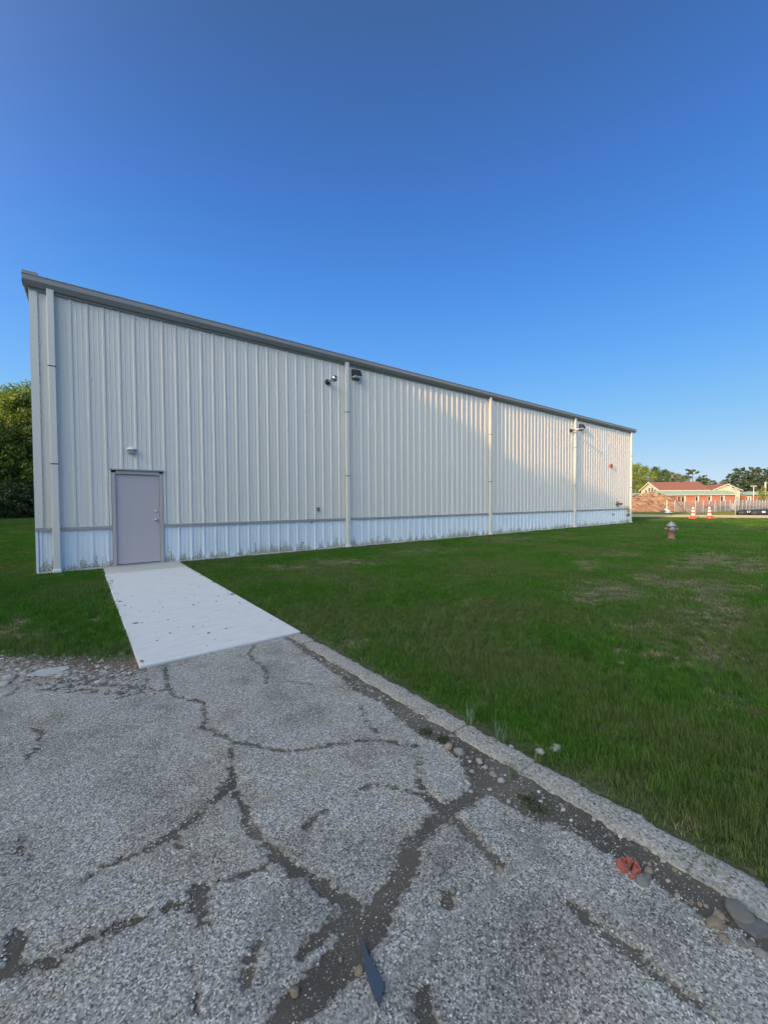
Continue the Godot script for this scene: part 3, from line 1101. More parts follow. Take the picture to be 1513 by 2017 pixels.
func build_wall_fittings() -> void:
	# emergency lamp over the door
	var at := on_wall(259, 887, 0.05)
	var o := thing("emergency_light", Vector3(at.x, at.y, 0.0), "small pale oval emergency light on the wall above the door", "wall light")
	var s := Shape.new()
	s.soft_box(Vector3(0, 0, 0.035), Vector3(0.17, 0.13, 0.07), 0.03)
	part(o, "back_plate", s.done(), M.white)
	s = Shape.new(true)
	for half in [1.0, -1.0]:
		s = Shape.new(true)
		var prof := []
		for k in 7:
			var a := k / 6.0 * PI / 2
			prof.append([cos(a) * 0.105, sin(a) * 0.085])
		for k in 6:
			for i in 12:
				var p := []
				for c in [[k, i], [k, i + 1], [k + 1, i + 1], [k + 1, i]]:
					var a: float = (c[1] / 12.0) * PI + (0.0 if half > 0 else PI)
					var r: float = prof[c[0]][0]
					p.append(Vector3(cos(a) * r, sin(a) * r * 0.80 + half * 0.012, 0.045 + prof[c[0]][1]))
				s.quad(p[0], p[1], p[2], p[3])
		part(o, "lamp_head" if half > 0 else "lens", s.done(), M.white if half > 0 else M.lens)
	s = Shape.new()
	s.soft_box(Vector3(0, 0.0, 0.065), Vector3(0.19, 0.022, 0.11), 0.008)
	part(o, "slot", s.done(), M.gap)
	# galvanised vents
	for v in [[645.5, 752.5, "galvanised vent pipe with a round shiny cap beside the second downspout"], [1125.5, 848.0, "galvanised vent pipe in sunlight beside the fourth downspout"]]:
		at = on_wall(v[0], v[1], 0.03)
		o = thing("vent_pipe", Vector3(at.x, at.y, 0.0), v[2], "vent pipe", "vent pipes through the long wall")
		s = Shape.new(true)
		s.lathe([Vector2(0.042, 0.06), Vector2(0.085, 0.055), Vector2(0.09, 0.045), Vector2(0.09, 0.0)], Vector3.ZERO, Vector3.BACK, 20)
		part(o, "wall_collar", s.done(), M.dark_metal)
		s = Shape.new(true)
		s.tube([Vector3(0, 0, 0), Vector3(0, 0.0, 0.2), Vector3(0, 0.0, 0.48)], [0.042, 0.042, 0.042], 20)
		var tube := part(o, "pipe", s.done(), M.galvanised)
		s = Shape.new(true)
		s.lathe([Vector2(0.043, 0.15), Vector2(0.048, 0.15), Vector2(0.048, 0.17), Vector2(0.043, 0.17)], Vector3.ZERO, Vector3.BACK, 20)
		part(tube, "pipe_band", s.done(), M.galvanised)
		s = Shape.new(true)
		s.lathe([Vector2(0, 0.56), Vector2(0.05, 0.552), Vector2(0.088, 0.53), Vector2(0.102, 0.495), Vector2(0.104, 0.47), Vector2(0.098, 0.47), Vector2(0.094, 0.50), Vector2(0, 0.53)], Vector3.ZERO, Vector3.BACK, 28)
		part(o, "cap", s.done(), M.galvanised)
		s = Shape.new(true)
		s.tube([Vector3(0.0, -0.03, 0.40), Vector3(0.0, -0.085, 0.40), Vector3(0.0, -0.105, 0.40)], [0.026, 0.026, 0.02], 14)
		part(o, "drain_stub", s.done(), M.galvanised)
	# wall pack lights
	for v in [[702.5, 737.5, "dark bronze wall pack light right of the second downspout under the gutter"], [1147.5, 841.0, "dark wall pack light right of the fourth downspout casting a long shadow"]]:
		at = on_wall(v[0], v[1], 0.12)
		o = thing("wall_pack_light", Vector3(at.x, at.y, 0.03), v[2], "wall light", "wall pack lights")
		s = Shape.new()
		var w := 0.145
		s.loft([Vector3(-w, -0.06, 0.0), Vector3(-w, 0.165, 0.0), Vector3(-w, 0.175, 0.06), Vector3(-w, 0.15, 0.13), Vector3(-w, -0.05, 0.215), Vector3(-w, -0.07, 0.21)], Vector3(2 * w, 0, 0))
		part(o, "housing", s.done(), M.bronze)
		s = Shape.new()
		s.loft([Vector3(-w + 0.012, -0.15, 0.02), Vector3(-w + 0.012, -0.068, 0.02), Vector3(-w + 0.012, -0.072, 0.20), Vector3(-w + 0.012, -0.115, 0.195)], Vector3(2 * w - 0.024, 0, 0))
		part(o, "lens", s.done(), M.lens)
		s = Shape.new()
		s.soft_box(Vector3(0, -0.14, 0.03), Vector3(2 * w, 0.05, 0.06), 0.008)
		part(o, "lower_lip", s.done(), M.bronze)
		s = Shape.new(true)
		s.tube([Vector3(0.06, -0.15, 0.05), Vector3(0.06, -0.20, 0.05)], [0.016, 0.014], 10)
		part(o, "photocell", s.done(), M.dark_metal)
	# outdoor socket
	at = on_wall(627, 1003, 0.03)
	o = thing("outlet_box", Vector3(at.x, at.y, 0.0), "small grey weatherproof socket box low on the wall", "outlet box")
	s = Shape.new()
	s.soft_box(Vector3(0, 0, 0.025), Vector3(0.085, 0.125, 0.05), 0.008)
	part(o, "box", s.done(), M.box_grey)
	s = Shape.new()
	s.soft_box(Vector3(0, -0.01, 0.062), Vector3(0.075, 0.09, 0.026), 0.010)
	part(o, "cover", s.done(), M.box_grey)
	# red fire alarm
	at = on_wall(1204, 917.5, 0.05)
	o = thing("fire_alarm", Vector3(at.x, at.y, 0.03), "small red fire alarm bell high on the sunlit end of the wall", "fire alarm")
	s = Shape.new()
	s.soft_box(Vector3(0, 0, 0.02), Vector3(0.20, 0.20, 0.04), 0.01)
	part(o, "back_box", s.done(), M.red)
	s = Shape.new(true)
	s.lathe([Vector2(0, 0.115), Vector2(0.05, 0.11), Vector2(0.10, 0.085), Vector2(0.125, 0.045), Vector2(0.125, 0.035)], Vector3.ZERO, Vector3.BACK, 24)
	part(o, "gong", s.done(), M.red)
	# fire brigade inlet
	at = on_wall(1218, 992, 0.08)
	o = thing("fire_inlet", Vector3(at.x, at.y, 0.0), "two-way fire brigade inlet with red caps low on the wall", "fire inlet")
	s = Shape.new(true)
	s.lathe([Vector2(0.05, 0.05), Vector2(0.15, 0.045), Vector2(0.16, 0.032), Vector2(0.16, 0.028)], Vector3.ZERO, Vector3.BACK, 24)
	part(o, "flange", s.done(), M.brass)
	s = Shape.new(true)
	s.tube([Vector3(0, 0, 0.03), Vector3(0, 0, 0.18)], [0.06, 0.07], 16)
	s.tube([Vector3(-0.04, 0, 0.14), Vector3(-0.12, -0.02, 0.24)], [0.05, 0.052], 16)
	s.tube([Vector3(0.04, 0, 0.14), Vector3(0.12, -0.02, 0.24)], [0.05, 0.052], 16)
	part(o, "body", s.done(), M.brass)
	for d in [-1.0, 1.0]:
		s = Shape.new(true)
		s.lathe([Vector2(0, 0.045), Vector2(0.05, 0.042), Vector2(0.064, 0.03), Vector2(0.064, 0.0)], Vector3(0.12 * d, -0.02, 0.24), Vector3(0.8 * d, -0.16, 0.8).normalized(), 18)
		part(o, "cap", s.done(), M.red)
	# garden tap
	at = on_wall(1207.5, 1013.5, 0.05)
	o = thing("wall_tap", Vector3(at.x, at.y, 0.0), "dark wall tap on the white lower wall near the end", "tap")
	s = Shape.new(true)
	s.tube([Vector3(0, 0, -0.01), Vector3(0, 0, 0.09), Vector3(0, -0.02, 0.13), Vector3(0, -0.07, 0.145)], [0.022, 0.022, 0.02, 0.018], 12)
	part(o, "spout", s.done(), M.dark_metal)
	s = Shape.new(true)
	s.tube([Vector3(0, 0.01, 0.08), Vector3(0, 0.05, 0.10)], [0.012, 0.012], 8)
	s.lathe([Vector2(0, 0.012), Vector2(0.045, 0.010), Vector2(0.05, 0.0), Vector2(0.0, -0.002)], Vector3(0, 0.055, 0.105), Vector3(0, 0.9, 0.43).normalized(), 14)
	part(o, "handwheel", s.done(), M.dark_metal)
	# gas riser at the far corner
	at = on_wall(1237.3, 1000, 0.12)
	o = thing("gas_riser", Vector3(at.x, 0.0, 0.0), "yellow gas pipe with dark regulator beside the last downspout", "gas pipe")
	s = Shape.new(true)
	s.tube([Vector3(-0.32, 1.10, 0.0), Vector3(-0.32, 1.10, 0.12), Vector3(-0.28, 1.10, 0.14), Vector3(-0.02, 1.10, 0.14), Vector3(0.02, 1.08, 0.14), Vector3(0.02, 0.62, 0.14)], [0.024, 0.024, 0.024, 0.024, 0.024, 0.024], 12)
	part(o, "pipe", s.done(), M.yellow)
	s = Shape.new(true)
	s.lathe([Vector2(0, -0.05), Vector2(0.10, -0.045), Vector2(0.12, -0.01), Vector2(0.12, 0.01), Vector2(0.08, 0.05), Vector2(0.03, 0.07), Vector2(0, 0.08)], Vector3(0.02, 0.56, 0.15), Vector3.BACK, 20)
	part(o, "regulator", s.done(), M.box_grey)
	s = Shape.new(true)
	s.tube([Vector3(0.02, 0.48, 0.14), Vector3(0.02, -0.03, 0.14)], [0.022, 0.022], 12)
	part(o, "riser", s.done(), M.galvanised)
	s = Shape.new(true)
	s.tube([Vector3(0.02, 0.80, 0.165), Vector3(0.02, 0.80, 0.20)], [0.014, 0.014], 8)
	s.soft_box(Vector3(0.06, 0.80, 0.205), Vector3(0.13, 0.018, 0.012), 0.004)
	part(o, "shut_off_lever", s.done(), M.dark_metal)


# ---------------------------------------------------------------- beyond the lawn
func flat_along(a: Vector3, b: Vector3, half: float, y: float) -> Shape:
	var d := (b - a).normalized()
	var n := Vector3(-d.z, 0, d.x) * half
	var s := Shape.new()
	s.quad(Vector3(a.x, y, a.z) + n, Vector3(b.x, y, b.z) + n, Vector3(b.x, y, b.z) - n, Vector3(a.x, y, a.z) - n)
	return s


func build_far_side() -> void:
	# a narrow concrete road crossing beyond the lawn
	var a := on_ground(1250, 1017.0)
	var b := on_ground(1513, 1019.3)
	var d := (b - a).normalized()
	structure("road", flat_along(a - d * 60, b + d * 60, 1.5, 0.004).done(), M.road)
	for side in [-1.0, 1.0]:
		var n: Vector3 = Vector3(-d.z, 0, d.x) * 1.58 * side
		var k := Shape.new()
		k.box((a + b) * 0.5 + n + Vector3(0, 0.03, 0), Vector3(0.16, 0.20, 130), Basis(Vector3.UP, atan2(d.x, d.z)))
		structure("road_kerb", k.done(), M.road)
	# bare trodden earth beyond the road on the right
	var e := Shape.new()
	var c := on_ground(1478, 1014.2)
	for k in 24:
		var a0 := TAU * k / 24
		var a1 := TAU * (k + 1) / 24
		var r0 := 1.0 + 0.25 * sin(a0 * 3.0 + 1.0)
		var r1 := 1.0 + 0.25 * sin(a1 * 3.0 + 1.0)
		e.tri(c + Vector3(0, 0.012, 0), c + Vector3(cos(a0) * 3.2 * r0, 0.012, -sin(a0) * 5.0 * r0), c + Vector3(cos(a1) * 3.2 * r1, 0.012, -sin(a1) * 5.0 * r1))
	structure("bare_earth", e.done(), M.earth)
	build_mound()
	build_fence()
	# traffic cones
	var cone0 := make_cone()
	var spots := [[1366.0, 1021.5, "orange and white traffic cone at the lawn's far edge, standing alone nearer the warehouse"], [1398.0, 1021.5, "orange and white traffic cone at the lawn's far edge, standing nearer the sign post"]]
	for k in 2:
		var o: Node3D = cone0
		if k:
			o = cone0.duplicate()
			o.name = numbered("traffic_cone")
			add_child(o)
		o.position = on_ground(spots[k][0], spots[k][1])
		o.rotation.y = k * 0.8
		o.set_meta("label", spots[k][2])
	# striped hazard boards on the fence line
	for q in [[1408.0, 1008.5, 996.5, 2.6, "small white board with orange diagonal stripes leaning low at the fence"], [1443.0, 1003.5, 991.5, 3.4, "larger white board with orange diagonal stripes hung on the fence"]]:
		hazard_board(q)
	# a thin post with a small plate by the road
	var pp := on_ground(1449.5, 1017.5)
	var post := thing("sign_post", pp, "thin pale steel post standing beside the road behind the lawn", "post")
	var s := Shape.new(true)
	s.tube([Vector3(0, -0.1, 0), Vector3(0, 2.62, 0)], [0.045, 0.045], 8)
	part(post, "pole", s.done(), M.post)
	s = Shape.new()
	s.soft_box(Vector3(0, 2.55, 0.0), Vector3(0.26, 0.20, 0.05), 0.01, Basis(Vector3.UP, -YAW))
	part(post, "top_plate", s.done(), M.post)
	# black bundles on the bare earth
	for q in [[1476.0, 1016.5, 2.0, "black wrapped bundle with white marks lying beside the sign post"], [1505.0, 1016.8, 2.2, "black wrapped bundle lying behind the other, farther from the sign post"]]:
		var bp := on_ground(q[0], q[1])
		var o := thing("black_bundle", bp, q[3], "bundle", "black bundles beside the road", -YAW - 0.1)
		s = Shape.new(true)
		var rows := []
		var bn := noise(int(q[0]), 1.6, 2)
		for i in 15:
			var u := i / 14.0 * 2.0 - 1.0
			var shrink := pow(maxf(0.0, 1.0 - pow(absf(u), 6.0)), 0.5)
			var row := []
			for k in 14:
				var an := TAU * k / 14
				var rr := 0.36 * (0.25 + 0.75 * shrink) * (1.0 + 0.22 * bn.get_noise_2d(u * 2.0, an))
				row.append(Vector3(u * q[2] * 0.5, 0.28 + sin(an) * rr * 0.85, cos(an) * rr))
			rows.append(row)
		for i in 14:
			for k in 14:
				s.quad(rows[i][k], rows[i][(k + 1) % 14], rows[i + 1][(k + 1) % 14], rows[i + 1][k])
		part(o, "wrap", s.done(), M.black)
		s = Shape.new()
		s.soft_box(Vector3(-0.25, 0.40, 0.325), Vector3(0.28, 0.16, 0.03), 0.01, Basis(Vector3.RIGHT, -0.35))
		part(o, "white_mark", s.done(), M.white)
	# pale rubble with a dark tarpaulin at the mound's foot
	var rp := on_ground(1315.5, 1011.5)
	var rub := thing("rubble_pile", rp, "pale broken concrete rubble with a stake at the foot of the earth mound", "rubble")
	for q in [[-0.5, 0.15, 0.0, 0.55, 1], [0.25, 0.12, 0.15, 0.5, 1], [0.75, 0.08, 0.2, 0.42, 1], [-0.15, 0.55, -0.1, 0.5, 1], [0.55, 0.50, -0.3, 0.5, 0], [-0.9, 0.45, -0.4, 0.42, 0]]:
		var pc := part(rub, "rubble_piece", pebble(int(q[0] * 50) + 90, 0.7, 0.3), M.white if q[4] else M.timber, Vector3(q[0], q[1], q[2]))
		pc.scale = Vector3.ONE * q[3] * 0.62
		pc.position *= 0.62
		pc.rotation = Vector3(0.2 * q[0], q[0] * 3.0, 0.0)
	s = Shape.new()
	s.tube([Vector3(-0.2, 0, 0), Vector3(-0.18, 1.5, 0)], [0.05, 0.05], 6)
	part(rub, "stake", s.done(), M.pale)
	# utility pole and yard lamp between the pines
	var up := at_range(1508, 1000, 150)
	var pole := thing("utility_pole", Vector3(up.x, 0, up.z), "pale wooden utility pole standing before the dark pines", "utility pole")
	s = Shape.new(true)
	s.tube([Vector3(0, 0, 0), Vector3(0, 6.2, 0)], [0.22, 0.18], 8)
	part(pole, "pole", s.done(), M.pale)
	var lp := at_range(1485, 1000, 138)
	pole = thing("yard_lamp", Vector3(lp.x, 0, lp.z), "pale T-shaped yard lamp rising behind the low green roof", "lamp post")
	s = Shape.new(true)
	s.tube([Vector3(0, 0, 0), Vector3(0, 4.9, 0)], [0.09, 0.08], 8)
	part(pole, "pole", s.done(), M.pale)
	s = Shape.new()
	s.soft_box(Vector3(0, 4.95, 0), Vector3(1.5, 0.16, 0.3), 0.03, Basis(Vector3.UP, -YAW))
	part(pole, "cross_arm", s.done(), M.pale)


func build_mound() -> void:
	# spoil heap of red earth
	var nx := 64
	var nz := 48
	var hs := PackedFloat32Array()
	hs.resize(nx * nz)
	var big := noise(61, 0.16, 3)
	var small := noise(62, 0.9, 3)
	for j in nz:
		for i in nx:
			var u := i / float(nx - 1) * 2.0 - 1.0
			var v := j / float(nz - 1) * 2.0 - 1.0
			var rim := pow(maxf(0.0, 1.0 - pow(absf(u), 3.0)), 0.7) * maxf(0.0, 1.0 - v * v)
			hs[j * nx + i] = rim * (2.25 + 1.0 * big.get_noise_2d(i * 0.5, j * 0.5) + 0.7 * small.get_noise_2d(i * 0.45, j * 0.45)) - 0.25
	var mesh := grid_mesh(nx, nz, -7.5, -6.5, 15.0 / (nx - 1), 13.0 / (nz - 1), hs)
	var o := structure("earth_mound", mesh, M.red_earth)
	var at := EYE + level_forward * 56.0 + level_right * ((1256.0 - CENTRE.x) / FOCAL * 56.0)
	o.transform = Transform3D(Basis(Vector3.UP, -YAW + 0.12), Vector3(at.x, 0, at.z))


func build_fence() -> void:
	# chain-link: corner by the rubble, one run back along the mound, one along the far verge
	var corner := on_ground(1372, 1013.6)
	var left := on_ground(1331, 1011.3)
	var right := on_ground(1513, 1001.8)
	var far := right + (right - corner).normalized() * 12.0
	var wire := Shape.new()
	var panel_w := 2.4
	var hgt := 1.32
	var step := 0.11
	var k := -hgt
	while k < panel_w:
		for dirn in [1.0, -1.0]:
			var x0 := maxf(k, 0.0)
			var x1 := minf(k + hgt, panel_w)
			if x1 - x0 > 0.02:
				var y0 := x0 - k
				var y1 := x1 - k
				if dirn < 0.0:
					y0 = hgt - y0
					y1 = hgt - y1
				wire.tube([Vector3(x0, y0 + 0.05, 0.004 * dirn), Vector3(x1, y1 + 0.05, 0.004 * dirn)], [0.0045, 0.0045], 3, false)
		k += step
	var mesh := wire.done()
	for run in [[left, corner, "short chain-link fence run of pale posts before the earth mound"], [corner, far, "long chain-link fence run of pale posts along the far verge"]]:
		var a: Vector3 = run[0]
		var b: Vector3 = run[1]
		var o := thing("chain_link_fence", a, run[2], "fence", "chain-link fence runs")
		var d := (b - a).normalized()
		var l := a.distance_to(b)
		o.rotation.y = atan2(-d.z, d.x)
		var n := int(ceil(l / panel_w))
		var w := l / n
		for i in n + 1:
			if run[0] == corner and i == 0: continue
			var s := Shape.new(true)
			s.tube([Vector3(i * w, -0.1, 0.05), Vector3(i * w, hgt + 0.12, 0.05), Vector3(i * w, hgt + 0.16, 0.05)], [0.055, 0.055, 0.02], 8)
			part(o, "post", s.done(), M.post)
		for i in n:
			var p := part(o, "wire_mesh", mesh, M.fence, Vector3(i * w, 0, 0))
			p.scale.x = w / panel_w
		var s := Shape.new(true)
		s.tube([Vector3(0, hgt + 0.06, 0), Vector3(l, hgt + 0.06, 0)], [0.022, 0.022], 6)
		part(o, "top_rail", s.done(), M.post)
		if run[0] == left:
			s = Shape.new(true)
			s.tube([Vector3(0.3, hgt, 0.02), Vector3(2.3, 0.1, 0.02)], [0.02, 0.02], 6)
			part(o, "brace", s.done(), M.dark_metal)


func make_cone() -> Node3D:
	var o := thing("traffic_cone", Vector3.ZERO, "orange cone", "traffic cone", "traffic cones at the far edge of the lawn")
	var s := Shape.new()
	s.soft_box(Vector3(0, 0.03, 0), Vector3(0.52, 0.07, 0.52), 0.02)
	part(o, "foot", s.done(), M.orange)
	var r := func(y: float) -> float: return lerpf(0.175, 0.045, y / 1.12)
	var bands := [[0.06, 0.26, 0], [0.26, 0.42, 1], [0.42, 0.55, 0], [0.55, 0.71, 1], [0.71, 0.80, 0], [0.80, 0.94, 1], [0.94, 1.08, 0]]
	for b in bands:
		s = Shape.new(true)
		var grow: float = 0.004 if b[2] else 0.0
		s.lathe([Vector2(r.call(b[0]) + grow, b[0]), Vector2(r.call(b[1]) + grow, b[1])], Vector3.ZERO, Vector3.UP, 20)
		part(o, "white_band" if b[2] else "cone_body", s.done(), M.white if b[2] else M.orange)
	s = Shape.new(true)
	s.lathe([Vector2(0.049, 1.08), Vector2(0.052, 1.10), Vector2(0.03, 1.15), Vector2(0, 1.16)], Vector3.ZERO, Vector3.UP, 16)
	part(o, "tip", s.done(), M.orange)
	return o


func hazard_board(q: Array) -> void:
	var at := on_ground(q[0], q[1])
	var mpp := metres_per_pixel(at)
	var w: float = q[3] * 2.0 * mpp
	var h: float = (q[1] - q[2]) * mpp
	var o := thing("hazard_board", at, q[4], "hazard board", "striped hazard boards", -YAW)
	var s := Shape.new()
	s.soft_box(Vector3(0, h * 0.5 + 0.02, 0.12), Vector3(w, h, 0.03), 0.005)
	part(o, "board", s.done(), M.white)
	for k in 4:
		var y0 := h * (k * 0.27 - 0.05)
		var pts := []
		for p in [Vector2(-w / 2, y0), Vector2(w / 2, y0 + w * 0.6), Vector2(w / 2, y0 + w * 0.6 + h * 0.12), Vector2(-w / 2, y0 + h * 0.12)]:
			pts.append(Vector3(p.x, clampf(p.y, 0.0, h) + 0.02, 0.137))
		s = Shape.new()
		s.quad(pts[0], pts[1], pts[2], pts[3])
		part(o, "stripe", s.done(), M.orange)


# ---------------------------------------------------------------- the brick school
func school_at(px: float, zc: float) -> float:
	return (px - CENTRE.x) / FOCAL * zc


func horizon(px: float) -> float:
	return 988.77 - (px - CENTRE.x) * 0.0064


func school_y(px: float, py: float, zc: float) -> float:
	return EYE.y + (horizon(px) - py) / FOCAL * zc


func build_school() -> void:
	# local frame: x to the right of the view, z towards the camera; zc is the depth in front of the lens
	var o := thing("brick_school", Vector3(EYE.x, 0, EYE.z), "low red brick school with green and red roofs and cream gables", "building", "", -YAW)
	var s := Shape.new()
	# front range under the long green roof
	var x0 := school_at(1294, 105)
	var x1 := school_at(1449, 105)
	var eave := 2.92
	s.span(Vector3(x0, -0.2, -112), Vector3(x1, eave, -105))
	part(o, "brick_wall", s.done(), M.brickwork)
	var g := green_strip(x0 - 0.4, x1 + 0.5, eave, 4.02, -104.5, -106.9, 1.9)
	part(o, "green_roof", g, M.green_roof)
	seams(o, x0 - 0.4, x1 + 0.5, eave, 4.02, -104.5, -106.9)
	s = Shape.new()
	s.span(Vector3(x0 - 0.35, eave - 0.16, -105.0), Vector3(x1 + 0.45, eave, -104.5))
	part(o, "fascia", s.done(), M.pale)
	for px in [1338.0, 1345.5, 1372.7, 1397.6, 1422.6]: school_window(o, school_at(px, 105), 1.05, 2.45, 0.62, -105)
	for px in [1350.3, 1376.0, 1401.2, 1426.4]:
		s = Shape.new()
		s.span(Vector3(school_at(px, 105) - 0.20, 0.95, -105), Vector3(school_at(px, 105) + 0.20, eave - 0.17, -104.94))
		part(o, "pale_pilaster", s.done(), M.pale)
	# hall with red roof and cream gable end
	var hx := 74.5
	var hx1 := 87.8
	s = Shape.new()
	s.span(Vector3(hx, -0.2, -115.6), Vector3(hx1, 4.3, -108))
	s.loft([Vector3(hx, 4.3, -108), Vector3(hx, 6.35, -111.8), Vector3(hx, 4.3, -115.6)], Vector3(hx1 - hx, 0, 0))
	part(o, "hall_wall", s.done(), M.cream)
	gable_roof(o, hx - 0.4, hx1 + 0.4, 4.3, 6.42, -108, -115.6)
	for k in 4:
		s = Shape.new()
		var zz: float = [-109.6, -110.8, -112.0, -113.4][k]
		s.span(Vector3(hx - 0.06, 2.4, zz - 0.28), Vector3(hx + 0.02, [4.4, 5.0, 5.0, 4.4][k], zz + 0.28))
		part(o, "slit_window", s.done(), M.pane)
	# gable-fronted range on the right
	var rx := 88.4
	var rx1 := 96.0
	s = Shape.new()
	s.span(Vector3(rx, -0.2, -122), Vector3(rx1, 4.05, -107.6))
	s.loft([Vector3(rx, 4.05, -107.6), Vector3(rx1, 4.05, -107.6), Vector3((rx + rx1) / 2, 5.55, -107.6)], Vector3(0, 0, -14.4))
	part(o, "gable_wall", s.done(), M.cream)
	var mid := (rx + rx1) / 2
	for d in [-1.0, 1.0]:
		s = Shape.new()
		var ex: float = mid + d * ((rx1 - rx) / 2 + 0.4)
		var ey := 3.92
		s.loft([Vector3(mid, 5.62, -107.2), Vector3(ex, ey, -107.2), Vector3(ex, ey + 0.14, -107.2), Vector3(mid, 5.78, -107.2)], Vector3(0, 0, -15))
		part(o, "red_roof", s.done(), M.red_roof)
		s = Shape.new()
		s.loft([Vector3(mid, 5.58, -107.17), Vector3(ex, ey - 0.06, -107.17), Vector3(ex, ey + 0.17, -107.17), Vector3(mid, 5.81, -107.17)], Vector3(0, 0, 0.1))
		part(o, "barge_board", s.done(), M.pale)
	s = Shape.new()
	s.span(Vector3(92.9, 0, -107.6), Vector3(93.5, 5.3, -107.3))
	part(o, "pilaster", s.done(), M.pale)
	school_window(o, 94.6, 1.2, 2.3, 0.9, -107.6)
	# low ranges at both ends
	var wx := school_at(1469.5, 109)
	s = Shape.new()
	s.span(Vector3(wx, -0.2, -116), Vector3(wx + 24, 2.75, -109))
	part(o, "brick_wall", s.done(), M.brickwork)
	part(o, "green_roof", green_strip(wx, wx + 24.4, 2.75, 3.75, -108.5, -111, 0.0), M.green_roof)
	seams(o, wx, wx + 24.4, 2.75, 3.75, -108.5, -111)
	for px in [1472.0, 1476.5, 1496.0]: school_window(o, school_at(px, 109), 1.0, 2.25, 0.6, -109)
	for px in [1474.3, 1479.0, 1499.0]:
		s = Shape.new()
		s.span(Vector3(school_at(px, 109) - 0.2, 0.8, -109), Vector3(school_at(px, 109) + 0.2, 2.6, -108.94))
		part(o, "pale_pilaster", s.done(), M.pale)
	s = Shape.new()
	s.span(Vector3(60, -0.2, -124), Vector3(79, 2.7, -118))
	part(o, "brick_wall", s.done(), M.brickwork)
	part(o, "green_roof", green_strip(60, 79.3, 2.7, 3.75, -117.5, -120, 0.0), M.green_roof)


func green_strip(x0: float, x1: float, y0: float, y1: float, z0: float, z1: float, hip: float) -> ArrayMesh:
	var s := Shape.new()
	s.quad(Vector3(x0, y0, z0), Vector3(x1, y0, z0), Vector3(x1 - 0.4 * hip, y1, z1), Vector3(x0 + hip, y1, z1))
	s.quad(Vector3(x0, y0, z0 - 7.4), Vector3(x0, y0, z0), Vector3(x0 + hip, y1, z1), Vector3(x0 + hip, y1, z1 - 2.6))
	s.quad(Vector3(x1, y0, z0), Vector3(x1, y0, z0 - 7.4), Vector3(x1 - 0.4 * hip, y1, z1 - 2.6), Vector3(x1 - 0.4 * hip, y1, z1))
	s.quad(Vector3(x0 + hip, y1, z1), Vector3(x1 - 0.4 * hip, y1, z1), Vector3(x1 - 0.4 * hip, y1, z1 - 2.6), Vector3(x0 + hip, y1, z1 - 2.6))
	s.quad(Vector3(x1, y0, z0), Vector3(x0, y0, z0), Vector3(x0, y0, z0 - 7.4), Vector3(x1, y0, z0 - 7.4))
	return s.done()


func seams(o: Node3D, x0: float, x1: float, y0: float, y1: float, z0: float, z1: float) -> void:
	# standing seams of the metal roof
	var s := Shape.new()
	var x := x0 + 2.2
	while x < x1 - 1.0:
		s.loft([Vector3(x, y0 + 0.01, z0), Vector3(x, y0 + 0.09, z0), Vector3(x, y1 + 0.08, z1), Vector3(x, y1, z1)], Vector3(0.05, 0, 0))
		x += 0.62
	var p := part(o, "roof_seams", s.done(), M.green_roof)
	p.set_meta("kind", "stuff")


func gable_roof(o: Node3D, x0: float, x1: float, y0: float, y1: float, z0: float, z1: float) -> void:
	var zm := (z0 + z1) / 2
	for d in [-1.0, 1.0]:
		var ze: float = zm - d * (absf(z1 - z0) / 2 + 0.45)
		var s := Shape.new()
		s.loft([Vector3(x0, y1, zm), Vector3(x0, y0 - 0.22, ze), Vector3(x0, y0 - 0.06, ze), Vector3(x0, y1 + 0.16, zm)], Vector3(x1 - x0, 0, 0))
		part(o, "red_roof", s.done(), M.red_roof)
		s = Shape.new()
		s.loft([Vector3(x0 - 0.08, y1 - 0.10, zm), Vector3(x0 - 0.08, y0 - 0.32, ze), Vector3(x0 - 0.08, y0 - 0.02, ze), Vector3(x0 - 0.08, y1 + 0.20, zm)], Vector3(0.08, 0, 0))
		part(o, "barge_board", s.done(), M.pale)
	var f := Shape.new()
	f.span(Vector3(x0, y0 - 0.36, z0 + 0.36), Vector3(x1, y0 - 0.12, z0 + 0.46))
	part(o, "fascia", f.done(), M.pale)


func school_window(o: Node3D, x: float, y0: float, y1: float, w: float, z: float) -> void:
	var s := Shape.new()
	s.span(Vector3(x - w / 2, y0, z), Vector3(x + w / 2, y1, z + 0.04))
	var p := part(o, "window", s.done(), M.pale)
	s = Shape.new()
	s.span(Vector3(x - w / 2 + 0.06, y0 + 0.06, z + 0.02), Vector3(x + w / 2 - 0.06, y1 - 0.06, z + 0.05))
	part(p, "pane", s.done(), M.pane)


# ---------------------------------------------------------------- trees
class Leaves:
	# many small leaf-sized faces gathered in one mesh
	var v := PackedVector3Array()
	var n := PackedVector3Array()
	var c := PackedColorArray()
	var ids := PackedInt32Array()

	func leaf(p: Vector3, along: Vector3, across: Vector3, nor: Vector3, col: Color) -> void:
		var k := v.size()
		v.append(p - along)
		v.append(p + across)
		v.append(p + along)
		v.append(p - across)
		for i in 4:
			n.append(nor)
			c.append(col)
		for i in [0, 1, 2, 0, 2, 3]: ids.append(k + i)

	func done() -> ArrayMesh:
		var arr := []
		arr.resize(Mesh.ARRAY_MAX)
		arr[Mesh.ARRAY_VERTEX] = v
		arr[Mesh.ARRAY_NORMAL] = n
		arr[Mesh.ARRAY_COLOR] = c
		arr[Mesh.ARRAY_INDEX] = ids
		var m := ArrayMesh.new()
		m.add_surface_from_arrays(Mesh.PRIMITIVE_TRIANGLES, arr)
		return m


